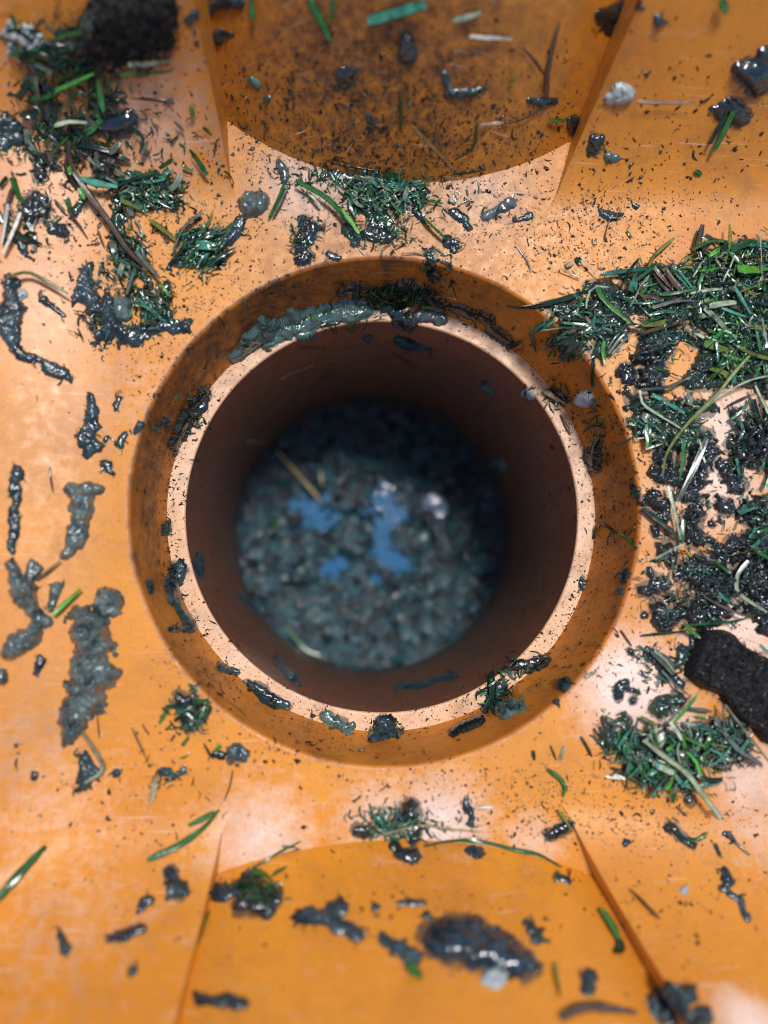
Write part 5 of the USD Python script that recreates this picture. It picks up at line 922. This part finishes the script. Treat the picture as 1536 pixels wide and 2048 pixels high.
# many more cut blades in the mats: (centre x, y, spread x, y, count, mean angle, angle spread, length, width, colours, lift range, label, group)
rng = np.random.default_rng(5)
TUFTS = [
 (1330, 600, 75, 55, 46, -10, 50, 46, 5.5, 'dk dk gr tl gr pl bn ye', (1.5, 3.6), MATL, MATG),
 (1470, 570, 70, 70, 60, 20, 60, 55, 6, 'dk gr gr tl br pl bn br ye', (2.0, 4.2), MATL, MATG),
 (1480, 690, 60, 65, 56, 60, 50, 55, 6, 'dk gr gr tl br ye pl', (2.0, 4.2), MATL, MATG),
 (1170, 640, 55, 40, 26, -5, 40, 38, 4.5, 'dk dk tl bn pl', (1.2, 2.6), MATL, MATG),
 (1325, 840, 55, 45, 26, 30, 50, 36, 5, 'dk gr tl gy pl', (1.4, 2.8), MATL, MATG),
 (1500, 880, 40, 60, 20, 60, 50, 38, 5, 'dk gr tl dk', (1.4, 2.6), MATL, MATG),
 (1400, 1170, 80, 60, 18, 20, 60, 30, 4.5, 'dk dk tl gy bn', (1.4, 2.6), MATL, MATG),
 (1520, 1060, 30, 60, 16, 10, 60, 36, 5, 'dk gr tl gy', (1.4, 2.8), MATL, MATG),
 (1330, 1510, 90, 55, 66, 40, 60, 40, 7.0, 'dk gr tl tl br pl gy pl tl', (1.2, 3.8), HEAPL, HEAPG),
 (1440, 1480, 45, 40, 34, 60, 60, 40, 4.5, 'dk tl gy gy pl', (1.4, 3.4), HEAPL, HEAPG),
 (1230, 1465, 30, 30, 14, 40, 50, 26, 4, 'dk gy bn tl', (.5, 1.6), HEAPL, HEAPG),
 (770, 390, 70, 36, 70, 45, 55, 32, 6, 'tl tl dk pl gr tl pl', (.8, 2.6), 'short wet blade in the grass clump at the top of the rim', 'blades in the clump at the top of the rim'),
 (300, 385, 55, 32, 48, 30, 60, 40, 6, 'dk gr tl gy dk pl', (1.0, 2.6), 'short blade in the upper left grass clump', 'blades in the upper left clump'),
 (405, 500, 42, 34, 46, -45, 25, 34, 5, 'dk dk gr tl gy', (.8, 2.2), 'short blade in the comb of grass left of the rim top', 'blades in the comb left of the rim top'),
 (260, 510, 30, 50, 26, 65, 30, 36, 6, 'dk gr gy dk pl', (.8, 2.0), 'blade in the stalk bundle left of the rim', 'blades in the stalk bundle'),
 (300, 610, 36, 30, 24, 60, 50, 32, 5, 'dk gr tl gy bn', (.6, 1.8), 'blade in the stalk bundle left of the rim', 'blades in the stalk bundle'),
 (205, 600, 40, 50, 12, 60, 40, 30, 4, 'dk gy dk', (.8, 1.8), 'blade in the ragged clump at the upper left of the rim', 'blades in the ragged clump'),
 (380, 1425, 32, 34, 22, 60, 60, 30, 4.5, 'dk gr dk gy', (.6, 1.8), 'blade in the grass tuft at the lower left rim', 'blades in the lower left tuft'),
 (775, 1650, 55, 30, 26, 50, 60, 28, 4.5, 'dk tl gr tl gy', (.6, 2.0), 'short wet blade in the clump under the well', 'blades in the clump under the well'),
 (800, 590, 70, 12, 30, 5, 40, 26, 4, 'dk dk gr bn', (.6, 1.8), 'short blade in the black fringe above the ledge', 'blades in the fringe above the ledge'),
 (130, 110, 80, 70, 44, 40, 60, 55, 9, 'dk gr dk gy', (1.0, 2.6), 'blurred blade in the top left corner', 'blades in the top left corner'),
 (70, 420, 70, 70, 14, 50, 50, 40, 6, 'dk gr gy bn', (.6, 1.4), 'blurred blade below the top left corner', 'blades below the top left corner'),
 (140, 260, 90, 90, 52, 60, 40, 46, 8, 'dk gr gy bn', (.6, 1.6), 'blurred blade below the top left corner', 'blades below the top left corner'),
 (520, 1790, 40, 26, 14, 40, 60, 34, 6, 'dk gr dk', (1.0, 2.2), 'blade in the grassy clump at the bottom left fold', 'blades in the clump at the bottom left fold'),
 (1000, 1395, 34, 26, 12, -40, 40, 28, 4, 'dk gy tl', (.6, 1.6), 'blade in the tuft on the lower right ledge', 'blades on the lower right ledge'),
]
SHRED = [(1300, 720, 50, 50, 10, 60, 60, 0, 0, 'dk dk gy', (.6, 2.2), 0, 0), (1400, 1010, 90, 80, 14, 40, 60, 0, 0, 'dk dk gy bn', (.2, 1.2), 0, 0), (1390, 1170, 90, 70, 26, 10, 70, 0, 0, 'dk dk gy', (.6, 2.4), 0, 0),
 (640, 640, 110, 22, 16, -15, 40, 0, 0, 'dk gr gy', (.6, 2.0), 0, 0), (1150, 690, 40, 30, 10, 60, 60, 0, 0, 'dk dk', (.5, 1.6), 0, 0), (760, 470, 70, 26, 12, 40, 60, 0, 0, 'dk gy', (.3, 1.6), 0, 0), (610, 470, 24, 40, 10, 60, 60, 0, 0, 'dk gy', (.3, 1.5), 0, 0),
 (650, 360, 90, 22, 14, 10, 60, 0, 0, 'gy wh dk', (.2, .8), 0, 0), (900, 400, 60, 40, 8, 10, 80, 0, 0, 'gy wh dk bn', (.2, .6), 0, 0), (870, 540, 30, 50, 10, 40, 60, 0, 0, 'dk dk bn', (.2, .9), 0, 0), (1190, 860, 20, 60, 8, 70, 50, 0, 0, 'dk gy bn', (.2, .8), 0, 0),
 (1110, 790, 26, 22, 6, 30, 60, 0, 0, 'dk bn gy', (.2, .9), 0, 0), (1020, 1350, 60, 40, 8, -40, 50, 0, 0, 'dk gy', (.2, .9), 0, 0), (1300, 1330, 40, 40, 8, 45, 40, 0, 0, 'gy dk', (.2, 1.2), 0, 0), (385, 835, 30, 50, 7, 60, 60, 0, 0, 'dk', (.2, .9), 0, 0),
 (220, 640, 60, 50, 10, 30, 70, 0, 0, 'dk gy', (.2, 1.8), 0, 0), (830, 1650, 60, 40, 8, 50, 70, 0, 0, 'dk gy', (.3, 1.4), 0, 0), (90, 220, 90, 140, 16, 60, 40, 0, 0, 'dk gr bn pl', (.2, 1.6), 0, 0), (300, 260, 90, 80, 12, 60, 40, 0, 0, 'dk gr bn gy', (.2, 1.0), 0, 0), (330, 1545, 40, 30, 5, 40, 70, 0, 0, 'dk gr bn', (.2, .8), 0, 0), (700, 250, 220, 90, 10, 60, 60, 0, 0, 'bn bn dk st', (.2, .5), 0, 0)]
total = sum(1 for p in stage.GetPrimAtPath('/World').GetChildren() if p.GetName().startswith('grass_blade'))
extraV, extraF, base_n = {}, {}, {}
allt = []
for cx, cy, sx, sy, cnt, ang, asp, ln, w, cols, (l0, l1), lab, grp in TUFTS:
    for i in range(cnt):
        x = cx + rng.uniform(-1, 1) * sx; y = cy + rng.uniform(-1, 1) * sy
        a = math.radians(ang + rng.normal() * asp); L = ln * math.exp(rng.normal(-.05, .4))
        c = rng.choice(cols.split()); ww = w * math.exp(rng.normal(.1, .55))
        dx, dy = math.cos(a) * L / 2, math.sin(a) * L / 2
        bend = rng.normal() * L * 0.10
        allt.append((L * ww, [(x - dx, y - dy), (x - dy / L * 2 * bend, y + dx / L * 2 * bend), (x + dx, y + dy)], ww, c, rng.uniform(l0, l1) * .66, lab, grp))
allt.sort(key=lambda t: -t[0])
for j, (_, pts, w, c, lift, lab, grp) in enumerate(allt):
    if j < 300 - total:
        o = blade(pts, w, c, lab, grp, lift=lift, name='grass_blade', arch=rng.uniform(0, .6), taper=(rng.uniform(.5, 1), rng.uniform(.3, 1)))
        UNNAMED.append((o, pts, w, c, lab, grp))
    else:
        _seed[0] += 1
        V, F = blade_geo(pts, w, lift=lift, seed=_seed[0], arch=rng.uniform(0, .6), taper=(rng.uniform(.5, 1), rng.uniform(.3, 1)))
        n0 = base_n.get(c, 0)
        extraV.setdefault(c, []).append(V); extraF.setdefault(c, []).append(F[:, ::-1] + n0); base_n[c] = n0 + len(V)
# fine shreds between the blades
sh = []
for cx, cy, sx, sy, cnt, ang, asp, ln, w, cols, (l0, l1), lab, grp in TUFTS + SHRED:
    for i in range(int(cnt * 5)):
        x = cx + rng.normal(0, .62) * sx; y = cy + rng.normal(0, .62) * sy
        a = math.radians(ang + rng.normal() * asp * 1.2); L = rng.uniform(7, 26); dx, dy = math.cos(a) * L / 2, math.sin(a) * L / 2; q = rng.normal() * L * .12
        sh.append(([(x - dx, y - dy), (x - dy / L * 2 * q, y + dx / L * 2 * q), (x + dx, y + dy)], rng.uniform(1.4, 4.6), rng.choice((cols + ' tl dk dk gr').split()), rng.uniform(l0 * .4, l1 * .75)))
for st_, m_, lab_, kw_ in LUMPS:                     # hairs and shreds caught in the lumps
    if (m_ is MUD_GREY or m_ is PALE) and rng.random() < .6: continue
    for seg in st_:
        for x0_, y0_, r_ in seg:
            for _ in range(3 if r_ > 9 else 1):
                t_ = rng.uniform(0, 6.28); a = t_ + rng.normal() * .6; L = rng.uniform(8, 24); x = x0_ + math.cos(t_) * r_ * .8; y = y0_ + math.sin(t_) * r_ * .8
                dx, dy = math.cos(a) * L / 2, math.sin(a) * L / 2; q = rng.normal() * L * .2
                sh.append(([(x - dx, y - dy), (x - dy / L * 2 * q, y + dx / L * 2 * q), (x + dx, y + dy)], rng.uniform(1.4, 4.0), rng.choice(['dk', 'dk', 'bn', 'gy', 'gr']), rng.uniform(.2, .9)))
A = np.array([t[0] for t in sh])
SPt, SNt = surf(A[..., 0], A[..., 1])
for (pts, w, c, lift), pp, nn in zip(sh, SPt, SNt):
    if np.ptp(pp[:, 2]) > 9: continue
    _seed[0] += 1
    V, F = blade_geo(pts, w, lift=lift, seed=_seed[0], n=5, taper=(rng.uniform(.4, 1), rng.uniform(.3, 1)), PN=(pp, nn))
    n0 = base_n.get(c, 0)
    extraV.setdefault(c, []).append(V); extraF.setdefault(c, []).append(F[:, ::-1] + n0); base_n[c] = n0 + len(V)
clip_ = thing('grass_clippings', 'fine cut grass shreds strewn through the mats and clumps', 'grass clippings', kind='stuff')
for c in extraV:
    obj('clippings', np.vstack(extraV[c]), np.vstack(extraF[c]), LEAF[c], clip_.GetPath())

# ---------------------------------------------------------------- specks, crumbs and hairs of dirt all over
SP = [(760, 190, 330, 170, 1700, .7), (1430, 1330, 130, 110, 260, .9), (250, 90, 130, 80, 220, 1.3), (1330, 1060, 150, 260, 700, .8), (150, 500, 160, 260, 400, .9), (1250, 520, 160, 60, 400, .7), (768, 1024, 1100, 700, 900, .5), (700, 320, 300, 60, 900, .8), (760, 440, 330, 70, 1100, .8), (960, 260, 260, 120, 700, 1), (620, 180, 220, 140, 500, 1.2), (1200, 420, 260, 70, 800, .8), (1150, 500, 160, 60, 450, .8),
      (770, 560, 330, 45, 500, .8), (1230, 900, 45, 250, 500, .8), (1170, 1300, 80, 120, 350, .8), (1370, 1000, 170, 300, 900, 1.0), (1000, 1570, 320, 60, 650, .8), (1300, 1640, 230, 60, 350, .9), (1050, 1640, 200, 50, 350, .8),
      (340, 700, 110, 140, 350, .8), (400, 560, 110, 90, 350, .8), (330, 900, 60, 200, 220, .8), (420, 1340, 100, 120, 350, .8), (620, 1490, 220, 50, 300, .8), (350, 430, 160, 120, 450, 1.1), (140, 400, 150, 200, 250, 1.2),
      (1380, 250, 170, 170, 260, 1.1), (250, 1650, 220, 160, 160, 1.2), (760, 1810, 320, 110, 160, 1.2), (1350, 1780, 180, 150, 160, 1.2), (760, 690, 330, 60, 140, .8), (430, 900, 50, 300, 120, .8), (1080, 1200, 60, 250, 120, .8), (780, 1420, 260, 40, 250, .7), (1130, 850, 60, 200, 250, .8), (350, 1050, 40, 300, 200, .8)]
rng = np.random.default_rng(9)
dotV, dotF = {0: [], 1: [], 2: []}, {0: [], 1: [], 2: []}; cnt = {0: 0, 1: 0, 2: 0}
ico = trimesh.creation.icosphere(subdivisions=1); IV, IF = ico.vertices, ico.faces
us, vs, szs = [], [], []
for cx, cy, sx, sy, n_, sc in SP:
    if (sx, sy) == (1100, 700): a, b = rng.uniform(0, 1536, n_), rng.uniform(0, 2048, n_)
    else: a, b = cx + rng.normal(0, .55, n_) * sx, cy + rng.normal(0, .55, n_) * sy
    us.append(a); vs.append(b); szs.append(sc * np.exp(rng.normal(0.75, .55, n_)))
for R_, n_, s_ in ((412, 900, .55), (432, 1100, .7), (450, 500, .6), (500, 250, .6), (395, 150, .5)):   # grit on the ledge, round the recess
    a = rng.uniform(0, 6.3, n_); q = R_ + rng.normal(0, 14, n_)
    us.append(760 + q * np.cos(a)); vs.append(1032 + q * np.sin(a)); szs.append(s_ * np.exp(rng.normal(.75, .5, n_)))
us, vs, szs = map(np.concatenate, (us, vs, szs))
P, N = surf(us, vs); K_ = mm_per_px(P)
for p, nn, k, s in zip(P, N, K_, szs):
    t = np.cross(nn, rng.normal(size=3)); t /= np.linalg.norm(t); b = np.cross(nn, t)
    c = rng.choice(3, p=[.62, .26, .12])
    r = min(s * .82, 7.0) * k * 0.62
    el = rng.uniform(1, 2.2) if rng.random() < .72 else rng.uniform(3, 6)
    sh = (IV * (1 + 0.35 * rng.normal(size=(len(IV), 1)))) * [r * math.sqrt(el), r / math.sqrt(el), r * 0.4]
    bend = rng.normal() * 0.25 / max(r * math.sqrt(el), 1e-6)
    sh[:, 1] += bend * sh[:, 0] ** 2 * (el > 3)
    V = p + sh[:, :1] * t + sh[:, 1:2] * b + (sh[:, 2:] + r * .22) * nn
    dotV[c].append(V); dotF[c].append(IF + cnt[c]); cnt[c] += len(V)
specks = thing('dirt_specks', 'fine dark specks and hairs of dirt sprinkled over the orange plastic', 'dirt specks', kind='stuff')
for c, m in ((0, CRUMB), (1, LEAF['bn']), (2, MUD_DARK)):
    obj('specks', np.vstack(dotV[c]), np.vstack(dotF[c]), m, specks.GetPath())

# ---------------------------------------------------------------- a label of its own for every blade: size, colour, lie, place
PLACES = {MATL: [(lambda x, y: x < 1250 and y < 740, 'at the left end of the grass mat'), (lambda x, y: y < 590, 'along the top of the grass mat'), (lambda x, y: y < 660, 'across the middle of the grass mat'), (lambda x, y: y < 765, 'low in the green grass mat'),
                 (lambda x, y: y < 930, 'by the crossed stems right of the rim'), (lambda x, y: y < 1080, 'among the black crumbs right of the rim'), (lambda x, y: True, 'around the curled root at the right edge')],
          HEAPL: [(lambda x, y: x < 1285, 'on the left of the lower right heap'), (lambda x, y: y > 1545, 'at the bottom of the lower right heap'), (lambda x, y: x > 1400, 'on the right of the lower right heap'), (lambda x, y: True, 'inside the lower right heap')]}
SHORT = {'top of the rim': 'in the clump above the rim top', 'upper left grass clump': 'in the upper left clump', 'comb of grass': 'in the comb left of the rim top', 'stalk bundle': 'in the stalk bundle by the rim', 'ragged clump': 'in the ragged clump by the rim',
         'lower left rim': 'in the lower left tuft', 'clump under the well': 'in the clump under the well', 'black fringe': 'in the black fringe above the ledge', 'in the top left corner': 'in the top left corner', 'below the top left corner': 'below the top left corner', 'bottom left fold': 'in the bottom left fold clump', 'lower right ledge': 'on the lower right ledge',
         'at the upper left': 'among the upper left clumps', 'banks above': 'on the banks above the well', 'stem left of the well': 'left of the well', 'upper recess and rim': 'on the upper recess and rim', 'lower left of the well': 'lower left of the well', 'lower right of the well': 'lower right of the well'}
def place(lab, x, y):
    if lab in PLACES: return [q for t, q in PLACES[lab] if t(x, y)][0]
    return [q for k_, q in SHORT.items() if k_ in lab][0]
ORD = ['first', 'second', 'third', 'fourth', 'fifth', 'sixth', 'seventh', 'eighth', 'ninth', 'tenth']
made = {}
for o, pts, w, c, lab, grp in UNNAMED:
    (ax, ay), (bx, by) = pts[0], pts[-1]; mx, my = (ax + bx) / 2, (ay + by) / 2
    L = math.hypot(bx - ax, by - ay); a = (math.degrees(math.atan2(-(by - ay), bx - ax)) + 90) % 180 - 90
    size = 'tiny' if L < 20 else 'short' if L < 42 else 'long' if L > 75 else ''
    wd = 'broad' if w > 10 else 'thin' if w < 4.2 else ''
    pose = 'lying level' if abs(a) < 20 else 'standing upright' if abs(a) > 70 else 'rising to the right' if a > 0 else 'falling to the right'
    t = ' '.join(q for q in (size, wd, COLNAME[c], {'bn': 'stem', 'st': 'straw', 'wh': 'straw'}.get(c, 'blade'), pose, place(lab, mx, my)) if q)
    made.setdefault(t, []).append((mx, o, grp))
for t, rows in made.items():
    rows.sort(key=lambda r: r[0])
    for i, (_, o, grp) in enumerate(rows):
        n_ = len(rows)
        q = t if n_ == 1 else t + (', left one' if i == 0 else ', right one') if n_ == 2 else t + (', leftmost' if i == 0 else ', rightmost' if i == n_ - 1 else f', {ORD[i]} from left')
        words = q.split()
        if len(words) > 16: q = q.replace('to the right', 'right').replace('standing ', '').replace(' of the ', ' of ').replace('lying ', '')
        o.SetCustomDataByKey('label', q)
